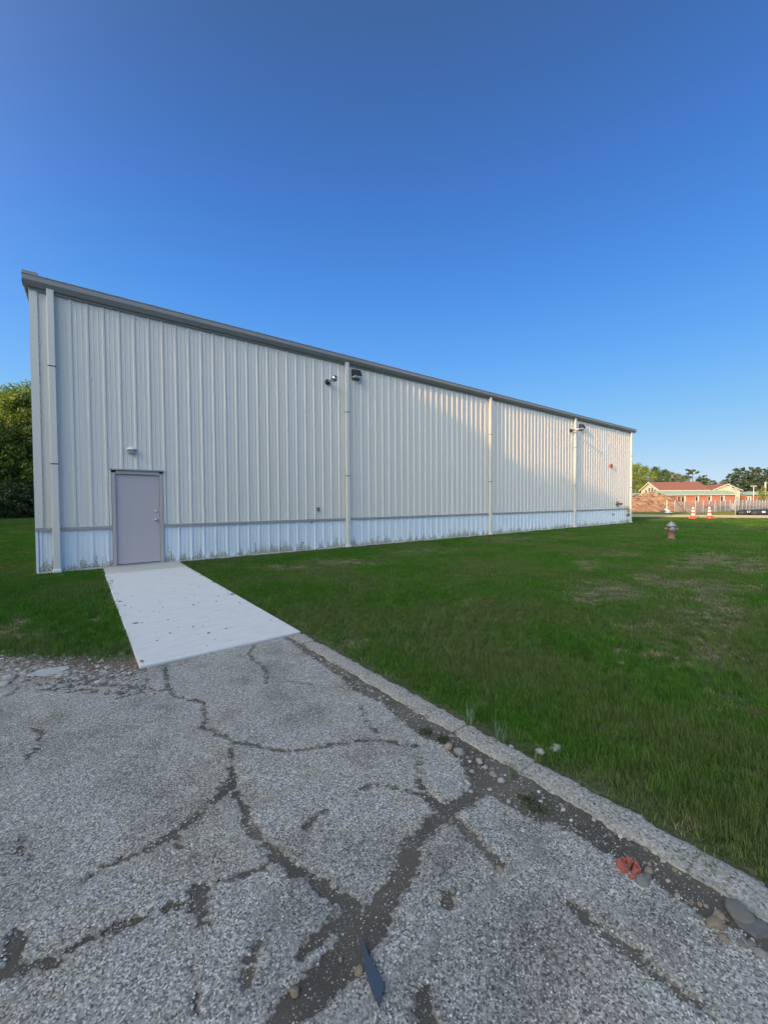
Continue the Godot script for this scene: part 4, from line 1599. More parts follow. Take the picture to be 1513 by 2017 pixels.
func random_unit(r: RandomNumberGenerator) -> Vector3:
	var y := r.randf_range(-1.0, 1.0)
	var a := r.randf() * TAU
	var h := sqrt(1.0 - y * y)
	return Vector3(cos(a) * h, y, sin(a) * h)


func broad_tree(seed_: int, height: float, bare_to: float, spread: float, clumps: int, per: int, size: float, ca: Color, cb: Color) -> Array:
	# [trunk and limbs, crown]
	var r := RandomNumberGenerator.new()
	r.seed = seed_
	var wood := Shape.new(true)
	var lean := Vector3(r.randf_range(-0.4, 0.4), 0, r.randf_range(-0.4, 0.4))
	var trunk := []
	var radii := []
	for k in 7:
		var t := k / 6.0
		trunk.append(Vector3(lean.x * t * t * 2.0 + 0.12 * sin(t * 5.0 + seed_), height * 0.86 * t - 0.15 * (1.0 - t), lean.z * t * t * 2.0))
		radii.append(lerpf(0.024 * height, 0.003 * height, t))
	wood.tube(trunk, radii, 9)
	var crown := Leaves.new()
	for k in clumps:
		var t := (k + r.randf()) / clumps
		var y := lerpf(bare_to, height, t)
		var u := (y - bare_to) / (height - bare_to)
		var widest := spread * pow(maxf(0.02, sin(PI * clampf(u * 0.86 + 0.14, 0.0, 1.0))), 0.6) * r.randf_range(0.55, 1.12)
		var a := k * 2.39996 + r.randf_range(-0.4, 0.4)
		var out := widest * sqrt(r.randf_range(0.12, 1.0))
		var root_t := clampf((y - out * 0.55) / (height * 0.86), 0.12, 0.95)
		var root: Vector3 = trunk[int(root_t * 6.0)].lerp(trunk[mini(int(root_t * 6.0) + 1, 6)], fposmod(root_t * 6.0, 1.0))
		var tip := Vector3(cos(a) * out + root.x, y, sin(a) * out + root.z)
		if k % 2 == 0:
			var bend := root.lerp(tip, 0.5) + Vector3(0, 0.25, 0)
			wood.tube([root, bend, tip], [0.007 * height * (1.1 - root_t), 0.0045 * height * (1.1 - root_t), 0.01], 5, false)
		var col := ca.lerp(cb, r.randf())
		var cr := spread * r.randf_range(0.20, 0.36)
		for i in per:
			var d := random_unit(r)
			var p := tip + d * cr * pow(r.randf(), 0.45) * Vector3(1.0, 0.72, 1.0)
			var nor := (d * 0.6 + random_unit(r) + Vector3(0, 0.5, 0)).normalized()
			var al := nor.cross(random_unit(r)).normalized()
			var s := size * r.randf_range(0.6, 1.25)
			var cc := col.lerp(ca if r.randf() < 0.5 else cb, 0.35) * r.randf_range(0.8, 1.2)
			cc.a = 1.0
			crown.leaf(p, al * s, nor.cross(al) * s * 0.55, nor, cc)
	return [wood.done(), crown.done()]


func pine(seed_: int, height: float, bare_to: float, spread: float, airy: float) -> Array:
	# white pine: flat boughs in tiers
	var r := RandomNumberGenerator.new()
	r.seed = seed_
	var wood := Shape.new(true)
	wood.tube([Vector3(0, -0.2, 0), Vector3(0.1, height * 0.5, 0), Vector3(0, height, 0)], [height * 0.02, height * 0.013, 0.02], 8)
	var crown := Leaves.new()
	var y := bare_to
	var ca := Color(0.075, 0.115, 0.070)
	var cb := Color(0.12, 0.165, 0.095)
	while y < height - 0.3:
		var u := (y - bare_to) / (height - bare_to)
		var n := 5 if airy < 0.5 else 4
		for k in n:
			var a := r.randf() * TAU
			var reach := spread * pow(1.0 - u, 0.55) * (0.35 + 0.65 * minf(1.0, u * 3.5 + 0.4)) * r.randf_range(0.55, 1.15) + 0.3
			var d := Vector3(cos(a), 0, sin(a))
			var root := Vector3(0, y, 0)
			var tip := root + d * reach + Vector3(0, reach * r.randf_range(0.05, 0.32), 0)
			wood.tube([root, root.lerp(tip, 0.6) - Vector3(0, reach * 0.05, 0), tip], [0.05, 0.03, 0.012], 4, false)
			var tufts := int(4 + reach * 4.0)
			for t in tufts:
				var f := lerpf(0.35 if airy > 0.5 else 0.2, 1.05, sqrt(r.randf()))
				var p := root.lerp(tip, f) + d.cross(Vector3.UP) * r.randf_range(-1.0, 1.0) * reach * 0.22 * f + Vector3(0, r.randf_range(-0.1, 0.22), 0)
				for q in 5:
					var nor := (Vector3.UP * 0.9 + random_unit(r)).normalized()
					var al := nor.cross(random_unit(r)).normalized()
					var s := r.randf_range(0.28, 0.5)
					var cc := ca.lerp(cb, r.randf()) * r.randf_range(0.8, 1.25)
					cc.a = 1.0
					crown.leaf(p + random_unit(r) * 0.22, al * s, nor.cross(al) * s * 0.3, nor, cc)
		y += (0.8 if airy < 0.5 else 1.25) * r.randf_range(0.8, 1.2)
	return [wood.done(), crown.done()]


func plant_tree(called: String, made: Array, at: Vector3, size: float, turn: float, label: String, category: String, group: String) -> Node3D:
	var o := thing(called, at, label, category, group, turn)
	o.scale = Vector3.ONE * size
	part(o, "trunk", made[0], M.bark)
	part(o, "crown", made[1], M.leaf)
	return o


const SHADE_NEAR := -30.0
var skyline := []


func shade_height(q: float) -> float:
	# how high the belt of trees stands, read from where its shadow ends on the wall and the lawn
	if skyline.is_empty():
		var t := Vector3(SUN_TRAVEL.x, 0, SUN_TRAVEL.z).normalized()
		var slope := -SUN_TRAVEL.y / Vector2(SUN_TRAVEL.x, SUN_TRAVEL.z).length()
		for p in [Vector3(-5, 9.0, -62), Vector3(-5, 9.0, -45), Vector3(0, 6, -8), Vector3(0, 5.7, 0), Vector3(7.6, 5.0, 0), Vector3(14.7, 5.0, 0), Vector3(17.8, 5.2, 0), Vector3(19.6, 4.1, 0), Vector3(22.4, 2.9, 0), Vector3(29.7, 1.0, 0), Vector3(36, -0.6, 3), Vector3(30.5, -1.0, 6.7), Vector3(30.5, -1.0, 20), Vector3(31.5, 0, 60)]:
			skyline.append(Vector2(Vector3(-t.z, 0, t.x).dot(p), p.y + slope * (t.dot(p) - SHADE_NEAR)))
		skyline.sort_custom(func(a, b): return a.x < b.x)
	for k in skyline.size() - 1:
		if q <= skyline[k + 1].x: return lerpf(skyline[k].y, skyline[k + 1].y, clampf((q - skyline[k].x) / maxf(skyline[k + 1].x - skyline[k].x, 0.01), 0.0, 1.0))
	return skyline[-1].y


func build_trees() -> void:
	var yellow := Color(0.31, 0.33, 0.040)
	var fresh := Color(0.17, 0.24, 0.045)
	var dark := Color(0.065, 0.11, 0.030)
	var brown := Color(0.25, 0.19, 0.07)
	var kinds := [
		broad_tree(101, 16.0, 4.2, 4.4, 58, 130, 0.19, yellow, fresh),
		broad_tree(102, 16.0, 2.4, 4.2, 58, 150, 0.19, fresh, dark),
		broad_tree(103, 16.0, 4.6, 4.2, 52, 130, 0.18, brown, fresh),
	]
	# wood edge beyond the left end of the warehouse
	for q in [[-95, 66, 10.5, 1], [-58, 69, 11.0, 2], [-30, 64, 12.0, 1], [-2, 68, 15.4, 2], [24, 65, 15.2, 0], [50, 71, 17.0, 0], [74, 64, 14.6, 1], [98, 70, 16.0, 2], [-20, 78, 13.5, 1], [12, 80, 15.0, 1], [38, 82, 16.0, 2], [62, 79, 15.5, 1]]:
		var at := at_range(q[0], 1000, q[1])
		plant_tree("woodland_tree", kinds[q[3]], Vector3(at.x, 0, at.z), q[2] / 16.0, q[0] * 0.7, ["bright yellow green tree at the wood edge beyond the warehouse's end", "dark green tree at the wood edge beyond the warehouse's end", "brownish green tree at the wood edge beyond the warehouse's end"][q[3]], "tree", "trees of the wood edge behind the lawn")
	var bush := broad_tree(110, 3.4, 0.1, 2.1, 26, 130, 0.12, dark, Color(0.06, 0.09, 0.03))
	for q in [[-40, 60.5, 1.0], [-14, 62, 0.9], [8, 60, 1.1], [30, 61.5, 0.95], [52, 60, 1.05], [74, 61, 0.9]]:
		var at := at_range(q[0], 1000, q[1])
		plant_tree("shrub", bush, Vector3(at.x, 0, at.z), q[2], q[0] * 1.3, "dark leafy shrub at the foot of the wood edge", "shrub", "shrubs along the wood edge")
	# tall belt of trees behind and left of the camera; the whole lawn lies in its shadow
	var dense := [
		broad_tree(121, 16.0, 1.2, 4.4, 70, 95, 0.36, fresh, dark),
		broad_tree(122, 16.0, 1.0, 4.0, 70, 95, 0.36, fresh, dark),
	]
	var t := Vector3(SUN_TRAVEL.x, 0, SUN_TRAVEL.z).normalized()
	var across := Vector3(-t.z, 0, t.x)
	var slope := -SUN_TRAVEL.y / Vector2(SUN_TRAVEL.x, SUN_TRAVEL.z).length()
	var k := 0
	for row in 3:
		var q := -58.0 + row * 1.7
		while q < 34.0:
			var s := SHADE_NEAR - row * 6.0 - 1.5 * sin(q * 1.7)
			var h := shade_height(q) + slope * (SHADE_NEAR - s) + 0.8 * sin(q * 2.9 + row) - 0.2
			plant_tree("belt_tree", dense[k % 2], t * s + across * q, h / 16.0, q * 1.9, "tall leafy tree in the belt whose shadow covers the lawn", "tree", "belt of trees whose shadow covers the lawn")
			q += 4.6
			k += 1
	# trees beyond the school
	for q in [[1236, 160, 918, 1], [1249, 150, 917, 0], [1262, 168, 915, 0], [1275, 158, 920, 0], [1291, 166, 920, 1], [1309, 172, 926, 1], [1322, 180, 931, 2], [1337, 184, 934, 2], [1352, 186, 937, 2], [1383, 190, 941, 1], [1394, 192, 943, 2], [1412, 200, 950, 1], [1424, 196, 948, 2]]:
		var top := at_range(q[0], q[2], q[1])
		plant_tree("far_tree", kinds[q[3]], Vector3(top.x, 0, top.z), top.y / 16.0, q[0] * 0.9, ["yellow green leafy tree beyond the school", "mid green leafy tree beyond the school", "brownish green tree beyond the school's red roof"][q[3]], "tree", "leafy trees beyond the school")
	var pines := [pine(131, 14.0, 5.5, 4.6, 1.0), pine(132, 14.0, 2.0, 4.4, 0.0), pine(133, 14.0, 2.5, 4.0, 0.0)]
	for q in [[1366, 168, 919.5, 0, "airy flat-topped pine rising above the school's red roof"], [1400, 175, 940, 0, "small airy pine between the school's two red roofs"], [1441, 166, 933, 1, "lower dark pine at the near side of the pine group"], [1458, 162, 920.5, 2, "tall dark pine rising right above the cream gable"], [1473, 160, 927, 1, "dark pine in the middle of the pine group"], [1487, 163, 919, 2, "tall dark pine in the pine group, beyond the yard lamp"], [1503, 158, 923, 1, "tall dark pine beside the utility pole"], [1524, 160, 918, 2, "dark pine at the outer end of the pine group"]]:
		var top := at_range(q[0], q[2], q[1])
		plant_tree("pine_tree", pines[q[3]], Vector3(top.x, 0, top.z), top.y / 14.0, q[0] * 0.77, q[4], "pine tree", "pines beyond the school")
	# a small shrub in front of the right-hand range
	var sp := at_range(1503, 1000, 128)
	plant_tree("shrub", kinds[0], Vector3(sp.x, 0, sp.z), 0.27, 0.4, "bright green shrub before the right-hand range of the school", "shrub", "")


# ---------------------------------------------------------------- hydrant
func build_hydrant() -> void:
	var at := on_ground(1323, 1061.5)
	var o := thing("fire_hydrant", Vector3(at.x, 0, at.z), "faded red fire hydrant with silver bonnet standing on the lawn", "fire hydrant", "", -YAW - 0.38)
	var s := Shape.new(true)
	s.lathe([Vector2(0.15, -0.05), Vector2(0.15, 0.035), Vector2(0.115, 0.045), Vector2(0.108, 0.16), Vector2(0.108, 0.30), Vector2(0.128, 0.33), Vector2(0.135, 0.42), Vector2(0.130, 0.475), Vector2(0.165, 0.485), Vector2(0.165, 0.502)], Vector3.ZERO, Vector3.UP, 28)
	part(o, "barrel", s.done(), M.hydrant_red)
	s = Shape.new(true)
	s.lathe([Vector2(0.168, 0.502), Vector2(0.172, 0.512), Vector2(0.168, 0.524), Vector2(0.128, 0.530), Vector2(0.126, 0.565), Vector2(0.116, 0.60), Vector2(0.096, 0.628), Vector2(0.062, 0.645), Vector2(0.05, 0.648), Vector2(0.05, 0.662), Vector2(0.0, 0.662)], Vector3.ZERO, Vector3.UP, 28)
	var bonnet := part(o, "bonnet", s.done(), M.hydrant_silver)
	s = Shape.new()
	s.lathe([Vector2(0.030, 0.655), Vector2(0.026, 0.70), Vector2(0.0, 0.702)], Vector3.ZERO, Vector3.UP, 5)
	part(bonnet, "operating_nut", s.done(), M.hydrant_silver)
	for k in 8:
		s = Shape.new()
		var a := TAU * k / 8
		s.lathe([Vector2(0, 0.540), Vector2(0.014, 0.538), Vector2(0.014, 0.522)], Vector3(cos(a) * 0.145, 0, sin(a) * 0.145), Vector3.UP, 6)
		part(bonnet, "bolt", s.done(), M.hydrant_silver)
	for n in [[Vector3(0, 0.385, 0), Vector3(0, 0, 1), 0.082, 0.185], [Vector3(0, 0.395, 0), Vector3(1, 0, 0), 0.052, 0.20], [Vector3(0, 0.395, 0), Vector3(-1, 0, 0), 0.052, 0.20]]:
		s = Shape.new(true)
		var r: float = n[2]
		var l: float = n[3]
		s.lathe([Vector2(r * 0.9, 0.06), Vector2(r * 0.9, l - 0.05)], n[0], n[1], 20)
		part(o, "nozzle", s.done(), M.hydrant_red)
		s = Shape.new(true)
		s.lathe([Vector2(r * 0.9, l - 0.055), Vector2(r * 1.12, l - 0.05), Vector2(r * 1.12, l - 0.008), Vector2(r * 0.95, l), Vector2(r * 0.35, l + 0.006), Vector2(r * 0.30, l + 0.030), Vector2(0, l + 0.032)], n[0], n[1], 20)
		part(o, "nozzle_cap", s.done(), M.hydrant_cap)


# ---------------------------------------------------------------- stones, brick pieces, slate
func rock(seed_: int, long := 1.0, flat := 0.6, sharp := 0.0) -> ArrayMesh:
	var f := noise(seed_, 0.9, 3)
	var s := Shape.new(sharp < 0.5)
	var rows := []
	for j in 8:
		var e := -PI / 2 + PI * j / 7.0
		var row := []
		for i in 12:
			var a := TAU * i / 12
			var d := Vector3(cos(a) * cos(e), sin(e), sin(a) * cos(e))
			var k := 1.0 + 0.62 * f.get_noise_3dv(d * 1.5)
			if sharp > 0.5: k = 1.0 / pow(pow(absf(d.x), 5.0) + pow(absf(d.y), 5.0) + pow(absf(d.z), 5.0), 0.2) * (1.0 + 0.55 * f.get_noise_3dv(d * 0.9))
			row.append(Vector3(d.x * k * long, d.y * k * flat, d.z * k))
		rows.append(row)
	for j in 7:
		for i in 12:
			var i2 := (i + 1) % 12
			if j < 6: s.tri(rows[j][i], rows[j + 1][i2], rows[j + 1][i])
			if j > 0: s.tri(rows[j][i], rows[j][i2], rows[j + 1][i2])
	return s.done()


func lay(called: String, px: float, py: float, size_px: float, mesh: Mesh, m: Material, sink: float, turn: float, label: String, category: String, group: String, level := -0.004) -> MeshInstance3D:
	var at := on_ground(px, py, level)
	var r := size_px * metres_per_pixel(at)
	var o := part(self, called, mesh, m, at + Vector3(0, r * sink, 0))
	o.scale = Vector3.ONE * r
	o.rotation.y = turn
	tag(o, label, category, group)
	return o


func stone_paint(r: float, g: float, b: float) -> StandardMaterial3D:
	var m: StandardMaterial3D = M.stone.duplicate()
	m.vertex_color_use_as_albedo = false
	m.albedo_color = lin(r, g, b)
	return m


func build_loose_stones() -> void:
	var tan_m := stone_paint(0.36, 0.29, 0.22)
	var grey := stone_paint(0.27, 0.265, 0.255)
	var pale := stone_paint(0.40, 0.395, 0.37)
	var dusk := stone_paint(0.17, 0.20, 0.20)
	var brick := stone_paint(0.36, 0.095, 0.065)
	var paint := [tan_m, grey, pale, dusk]
	var shapes := [rock(201, 1.25, 0.62), rock(202, 1.1, 0.7), rock(203, 1.35, 0.55), rock(204, 1.0, 0.6)]
	var list := [
		["pale stone lying in the grass beside the kerb", "stones in the grass by the kerb", [[1096, 1477, 10, 2], [1064, 1483, 8, 2], [1008, 1472, 4.5, 2], [1337, 1669, 5, 2], [912, 1430, 4, 2], [1475, 1735, 6, 1], [1484, 1748, 7, 1], [1500, 1742, 6, 1]]],
		["loose stone in the dark dirt between pavement and kerb", "loose stones in the dirt beside the kerb", [[884, 1472, 8, 0], [905, 1484, 10, 1], [945, 1501, 6.5, 2], [988, 1539, 7, 2], [928, 1560, 4, 2], [1003, 1580, 4.5, 2], [1010, 1597, 4.5, 2], [1266, 1737, 12, 1], [1275, 1728, 8, 3], [1279, 1717, 7, 0], [1331, 1715, 4.5, 0], [1376, 1808, 7, 1], [1418, 1808, 11, 0], [1426, 1850, 9, 0], [1462, 1860, 7.5, 1], [1482, 1862, 8, 1], [1500, 1881, 10, 2], [1440, 1831, 4, 2], [1380, 1782, 5, 0], [1392, 1786, 4.5, 2], [957, 1512, 4, 2], [930, 1520, 4, 2], [966, 1556, 4, 2]]],
		["small stone lying on the cracked pavement", "small stones on the pavement", [[708, 1915, 9, 0], [580, 1957, 9, 0], [671, 1891, 4, 0], [868, 1715, 8, 1], [985, 1713, 6, 0], [893, 1756, 6.5, 1], [922, 1752, 7, 1], [398, 1599, 5, 0], [1148, 1668, 6, 2], [1173, 1678, 5, 2], [1184, 1689, 5.5, 2], [748, 1376, 3.5, 2], [763, 1379, 3, 2], [232, 1543, 4, 0], [810, 1644, 3.5, 2]]],
		["pale broken stone at the crumbled pavement edge beside the left-hand grass", "broken stones at the pavement edge", [[120, 1333, 9, 2], [130, 1331, 8, 2], [193, 1314, 5, 2], [18, 1338, 11, 2], [8, 1350, 9, 2], [30, 1360, 6, 1], [12, 1371, 9, 2], [66, 1350, 6, 1], [74, 1356, 5, 2], [25, 1312, 5, 1], [56, 1306, 5, 0], [150, 1331, 4, 0], [182, 1325, 4, 1], [228, 1322, 4, 1], [241, 1320, 4, 2], [200, 1302, 4, 0], [46, 1328, 6, 2], [88, 1341, 5, 1]]],
	]
	for l in list:
		for k in l[2].size():
			var q: Array = l[2][k]
			var level := -0.012 if q[1] < 1480 and l[1] != "loose stones in the dirt beside the kerb" else -0.004
			lay("stone", q[0], q[1], q[2], shapes[k % 4], paint[q[3]], 0.25, k * 2.1, l[0], "stone", l[1], level)
	# larger single pieces
	lay("flat_stone", 1411, 1822, 11, rock(211, 2.0, 0.55), tan_m, 0.3, -0.55, "long flat tan stone lying in the dirt against the pavement edge", "stone", "")
	lay("kerb_fragment", 1457, 1803, 24, rock(212, 1.05, 0.35), stone_paint(0.25, 0.24, 0.22), 0.25, 0.3, "rounded grey lump of broken concrete against the kerb", "concrete lump", "")
	lay("stone_slab", 1486, 1828, 18, rock(213, 1.4, 0.30, 1.0), stone_paint(0.21, 0.21, 0.22), 0.2, -0.6, "three-cornered grey slab beside the concrete lump", "stone", "")
	lay("concrete_fragment", 100, 1326, 19, rock(214, 1.5, 0.16, 1.0), stone_paint(0.44, 0.45, 0.45), 0.1, -0.5, "large flat pale concrete fragment at the crumbled pavement edge", "concrete fragment", "", -0.006)
	# outlines of the brick pieces, in a fourfold enlargement of the photograph's corner at 1180, 1640
	var bits := [
		[[150, 275], [185, 270], [250, 328], [265, 375], [225, 382], [180, 348], [152, 302]],
		[[243, 262], [298, 268], [312, 298], [282, 342], [262, 315]],
		[[328, 278], [360, 298], [384, 372], [348, 345], [324, 312]],
		[[315, 322], [346, 352], [382, 388], [330, 408], [298, 385]],
		[[262, 396], [308, 398], [320, 430], [294, 438]],
		[[213, 252], [241, 252], [236, 282], [219, 276]],
	]
	for k in bits.size():
		var mid := Vector3.ZERO
		var foot := []
		for p in bits[k]:
			var g := on_ground(1180.0 + p[0] / 4.544, 1640.0 + p[1] / 4.544, -0.006)
			foot.append(g)
			mid += g / bits[k].size()
		var h: float = [0.019, 0.024, 0.017, 0.022, 0.014, 0.012][k]
		var b := Shape.new()
		var n: int = foot.size()
		var top := []
		for i in n:
			foot[i] -= mid
			top.append(foot[i] * 0.94 + Vector3(0, h * (1.0 + 0.28 * sin(i * 2.3 + k)), 0))
		for i in n:
			b.quad(foot[i], foot[(i + 1) % n], top[(i + 1) % n], top[i])
			b.tri(top[i], top[(i + 1) % n], Vector3(0.002, h * 1.02, 0))
		var o := part(self, "brick_fragment", b.done(), brick, mid)
		tag(o, "broken piece of red brick in the little heap by the kerb", "brick piece", "red brick pieces heaped by the kerb")
	# a splinter of slate
	var ring := []
	for p in [[711, 1847.5], [729, 1891], [757, 1941], [754.5, 1955], [746.5, 1984], [732, 1955], [718.5, 1912]]: ring.append(on_ground(p[0], p[1], 0.006))
	var base: Vector3 = ring[3]
	for k in ring.size(): ring[k] -= base
	var s := Shape.new()
	s.loft(ring, Vector3(0, 0.006, 0))
	var sl := part(self, "slate_splinter", s.done(), M.slate, base)
	sl.rotation = Vector3(0.02, 0, 0.03)
	tag(sl, "long pointed dark blue splinter of slate on the pavement", "slate")
	# coarse gravel at the crumbled edge, and grit washed along the kerb
	var where := []
	var tints := PackedColorArray()
	for k in 2600:
		var x := rng.randf_range(-2.2, 0.42)
		var z := pavement_edge(x) + rng.randfn(0.12, 0.20)
		if k % 5 == 0:
			z = rng.randf_range(7.5, 12.0)
			x = kerb_left(z) - absf(rng.randfn(0.0, 0.16))
		elif x > -0.1 and rng.randf() < 0.6: continue
		var r := 0.005 + 0.014 * pow(rng.randf(), 3.0)
		if k % 5 == 0: r *= 0.6
		var y := maxf(pave_at(x, z).x, -0.008)
		where.append(Transform3D(Basis(Vector3.UP, rng.randf() * TAU).scaled(Vector3(r * 1.3, r, r)), Vector3(x, y + r * 0.15, z)))
		var c := chip_colour()
		tints.append(c.lerp(Color(0.25, 0.19, 0.14), 0.3))
	tag(copies(self, "gravel", pebble(81, 0.6, 0.28), M.chip, where, tints), "coarse gravel strewn along the crumbled pavement edge and the kerb", "gravel")


# ---------------------------------------------------------------- grass and weeds
func blade_clump(seed_: int, blades: int, radius: float, tall: float, width: float, droop: float) -> ArrayMesh:
	var r := RandomNumberGenerator.new()
	r.seed = seed_
	var v := PackedVector3Array()
	var n := PackedVector3Array()
	var ids := PackedInt32Array()
	for k in blades:
		var a := r.randf() * TAU
		var q := radius * sqrt(r.randf())
		var base := Vector3(cos(a) * q, -0.01, sin(a) * q)
		var h := tall * r.randf_range(0.55, 1.15)
		var b := r.randf() * TAU
		var lean := Vector3(cos(b), 0, sin(b)) * h * r.randf_range(0.1, droop)
		var side := Vector3(cos(b + 1.3 + r.randf()), 0, sin(b + 1.3 + r.randf())) * width * 0.5
		var mid := base + Vector3(0, h * 0.55, 0) + lean * 0.3
		var tip := base + Vector3(0, h, 0) + lean
		var nor := (tip - base).cross(side).normalized()
		var i := v.size()
		for p in [base - side, base + side, mid + side * 0.8, mid - side * 0.8, tip]:
			v.append(p)
			n.append(nor)
		for t in [0, 1, 2, 0, 2, 3, 3, 2, 4]: ids.append(i + t)
	var arr := []
	arr.resize(Mesh.ARRAY_MAX)
	arr[Mesh.ARRAY_VERTEX] = v
	arr[Mesh.ARRAY_NORMAL] = n
	arr[Mesh.ARRAY_INDEX] = ids
	var m := ArrayMesh.new()
	m.add_surface_from_arrays(Mesh.PRIMITIVE_TRIANGLES, arr)
	return m


func build_weeds() -> void:
	var blue := plain(0.10, 0.16, 0.09, 0.6)
	var deep := plain(0.035, 0.065, 0.02, 0.6)
	var soft := plain(0.11, 0.15, 0.06, 0.6)
	for q in [[1012, 1532, 24, 9, 0.006, blue, "small upright grass weed growing against the pavement side of the kerb"], [985, 1462, 30, 26, 0.005, blue, "tall pale grass clump leaning over the lawn side of the kerb"], [925, 1422, 22, 16, 0.004, blue, "wispy pale grass stalks at the lawn edge by the kerb joint"], [1052, 1503, 20, 8, 0.010, soft, "light green weed with broad blades beside the pale stone"], [1130, 1550, 14, 7, 0.008, soft, "short light green weed in the bare strip behind the kerb"], [1385, 1700, 26, 10, 0.006, soft, "thin green weed at the lawn edge where the kerb is widest"]]:
		var at := on_ground(q[0], q[1], -0.005)
		var o := thing("weed", at, q[6], "weed", "weeds along the kerb")
		part(o, "blades", blade_clump(int(q[0]), q[3], 0.035, q[2] * metres_per_pixel(at) * 1.6, q[4], 0.8), q[5])
	for q in [[1062, 1596, 0.10, "low dark weeds spreading in the dirt at the kerb's foot, the larger patch"], [1040, 1580, 0.07, "low dark weeds in the dirt beneath the upright grass weed"], [840, 1444, 0.06, "small dark weed mat in the dirt by the kerb joint"], [872, 1458, 0.05, "small dark weed mat between kerb joint and tan stone"]]:
		var at := on_ground(q[0], q[1], -0.008)
		var o := thing("weed_mat", at, q[3], "weed", "low weeds in the dirt")
		var r := RandomNumberGenerator.new()
		r.seed = int(q[0])
		var l := Leaves.new()
		for k in 170:
			var d := random_unit(r)
			var p: Vector3 = Vector3(d.x, 0, d.z) * q[2] * pow(r.randf(), 0.7) + Vector3(0, r.randf_range(0.0, 0.025), 0)
			var nor := (Vector3.UP + random_unit(r) * 0.7).normalized()
			var al := nor.cross(random_unit(r)).normalized()
			var s := r.randf_range(0.004, 0.010)
			l.leaf(p, al * s, nor.cross(al) * s * 0.5, nor, Color(0.035, 0.06, 0.02).lerp(Color(0.09, 0.10, 0.04), r.randf()))
		part(o, "leaves", l.done(), M.leaf)


func to_pixel(p: Vector3) -> Vector2:
	var d := p - EYE
	var z := d.dot(forward)
	return Vector2(CENTRE.x + FOCAL * d.dot(cam_right) / z, CENTRE.y - FOCAL * d.dot(cam_up) / z)


# thin and dried places in the lawn: photograph pixels, half-widths, strength
const WORN := [[1195, 1168, 62, 15, 0.95], [1165, 1182, 30, 8, 0.7], [1280, 1140, 40, 8, 0.9], [1340, 1152, 60, 8, 0.95], [1410, 1160, 60, 12, 0.7], [1160, 1112, 22, 12, 0.8], [1225, 1092, 30, 5, 0.7], [1390, 1102, 50, 14, 0.9], [1350, 1118, 34, 6, 0.8], [1480, 1115, 50, 12, 0.8], [1400, 1205, 60, 40, 0.55], [1380, 1290, 90, 30, 0.35], [1222, 1283, 14, 5, 0.9], [680, 1108, 70, 7, 0.7], [560, 1118, 60, 5, 0.6], [830, 1085, 60, 6, 0.6], [1000, 1062, 70, 5, 0.5], [22, 1246, 34, 8, 0.95], [40, 1228, 20, 6, 0.8], [192, 1222, 16, 4, 0.8], [60, 1250, 18, 4, 0.6], [820, 1300, 8, 4, 0.7], [1290, 1240, 50, 14, 0.4], [700, 1265, 40, 10, 0.4], [1440, 1400, 60, 30, 0.25]]


func worn_at(p: Vector3) -> float:
	var w := 0.0
	var s := to_pixel(p)
	for q in WORN:
		var u: float = (s.x - q[0]) / q[2]
		var t: float = (s.y - q[1]) / q[3]
		var e := u * u + t * t
		if e < 6.0: w = maxf(w, q[4] * exp(-e * 0.8))
	return w


var road_a: Vector3
var road_n: Vector3


func grows(x: float, z: float, jag: float) -> bool:
	if z < 0.10 and z > -DEPTH - 0.4 and x > WALL_X0 - 0.06 and x < WALL_X1 + 0.3: return false
	if x > WALK_X0 - 0.02 and x < WALK_X1 + 0.02 and z < WALK_END + 0.03 and z > -0.1: return false
	if x <= WALK_X0 - 0.02 and z > pavement_edge(x) - 0.22 - 0.16 * jag: return false
	if z > WALK_END and x < kerb_left(z) + 0.185 + 0.07 * jag: return false
	if x > 36.0 and absf((Vector3(x, 0, z) - road_a).dot(road_n)) < 1.7: return false
	return true


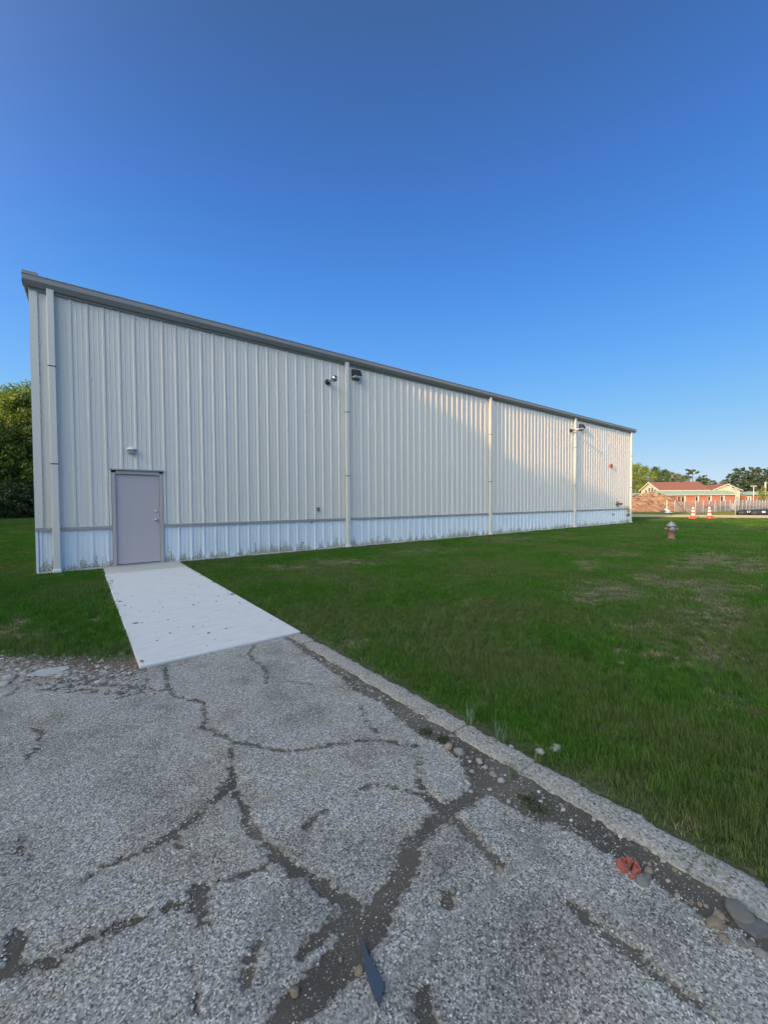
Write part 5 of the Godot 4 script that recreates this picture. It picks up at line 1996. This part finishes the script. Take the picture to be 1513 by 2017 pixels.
func build_grass() -> void:
	road_a = on_ground(1250, 1017.0)
	var rd := (on_ground(1513, 1019.3) - road_a).normalized()
	road_n = Vector3(-rd.z, 0, rd.x)
	var verge_side := signf((Vector3(80, 0, -4) - road_a).dot(road_n))
	var jag := noise(301, 2.2, 3)
	var hue := noise(302, 0.35, 3)
	var fine := noise(303, 2.6, 2)
	var lush := Color(0.066, 0.164, 0.020)
	var dull := Color(0.115, 0.165, 0.050)
	var dry := Color(0.34, 0.29, 0.185)
	# ring by ring outwards: [near, far, tufts per square metre, tuft mesh]
	var meshes := [blade_clump(311, 12, 0.045, 0.062, 0.0036, 0.7), blade_clump(312, 12, 0.045, 0.075, 0.0036, 0.6), blade_clump(313, 20, 0.10, 0.060, 0.0065, 0.7), blade_clump(314, 26, 0.20, 0.065, 0.016, 0.7)]
	var rings := [[1.9, 4.0, 1500.0, 0], [4.0, 7.0, 900.0, 1], [7.0, 14.0, 260.0, 2], [14.0, 26.0, 75.0, 3], [26.0, 62.0, 26.0, 3]]
	var sets := [[], [], [], []]
	var tints := [PackedColorArray(), PackedColorArray(), PackedColorArray(), PackedColorArray()]
	var az0 := YAW - 1.12
	var az1 := YAW + 1.15
	for ring in rings:
		var area: float = (ring[1] * ring[1] - ring[0] * ring[0]) * (az1 - az0) * 0.5
		for k in int(area * ring[2]):
			var az := rng.randf_range(az0, az1)
			var d := sqrt(lerpf(ring[0] * ring[0], ring[1] * ring[1], rng.randf()))
			var x := EYE.x + sin(az) * d
			var z := EYE.z - cos(az) * d
			var j := jag.get_noise_2d(x, z)
			if not grows(x, z, j): continue
			var at := Vector3(x, LAWN_Y, z)
			var w := worn_at(at)
			var f := fine.get_noise_2d(x, z)
			var tall := 1.0 + 0.25 * f
			# the grass thins out towards the kerb
			if z > WALK_END - 0.5 and x < 2.9:
				var off := x - kerb_left(z) - 0.17
				if rng.randf() > clampf(off / 0.26 + 0.2 + 0.5 * j, 0.06, 1.0): continue
				tall *= clampf(0.5 + off * 1.6, 0.45, 1.0)
			if x < WALK_X0:
				var off2 := pavement_edge(x) - z - 0.2
				if rng.randf() > clampf(off2 / 0.4 + 0.2 + 0.5 * j, 0.05, 1.0): continue
			if z < 0.9 and x > -0.5 and x < 31.0 and z > 0.0 and rng.randf() < 0.45 - 0.45 * z: continue
			var patchy := clampf(w * (0.9 + 1.1 * f) * 1.5 + 0.5 * maxf(0.0, f - 0.32), 0.0, 0.97)
			if rng.randf() < patchy * 0.45: continue
			var c := lush.lerp(dull, clampf(0.42 + 1.7 * hue.get_noise_2d(x, z) + 0.5 * f, 0.0, 1.0))
			c = c * rng.randf_range(0.65, 1.45)
			if rng.randf() < patchy * 0.9 or rng.randf() < 0.012:
				c = dry * rng.randf_range(0.7, 1.2)
				tall *= 0.55
			if x > 36.0 and (at - road_a).dot(road_n) * verge_side > 0.0:      # long, unmown, yellowing grass across the road
				c = Color(0.20, 0.215, 0.055) * rng.randf_range(0.6, 1.3)
				tall *= 2.6
			c.a = 1.0
			tall *= 1.0 - 0.5 * patchy
			var sc := rng.randf_range(0.8, 1.2)
			sets[ring[3]].append(Transform3D(Basis(Vector3.UP, rng.randf() * TAU).scaled(Vector3(sc, sc * tall, sc)), at))
			tints[ring[3]].append(c)
	var m := tinted(0.7)
	m.metallic_specular = 0.25
	m.backlight_enabled = true
	m.backlight = lin(0.4, 0.6, 0.2)
	for k in 4:
		tag(copies(self, "grass", meshes[k], m, sets[k], tints[k]), "short green mown grass of the lawn around the warehouse", "grass", "lawn grass")
	print("grass tufts ", sets[0].size(), " ", sets[1].size(), " ", sets[2].size(), " ", sets[3].size())
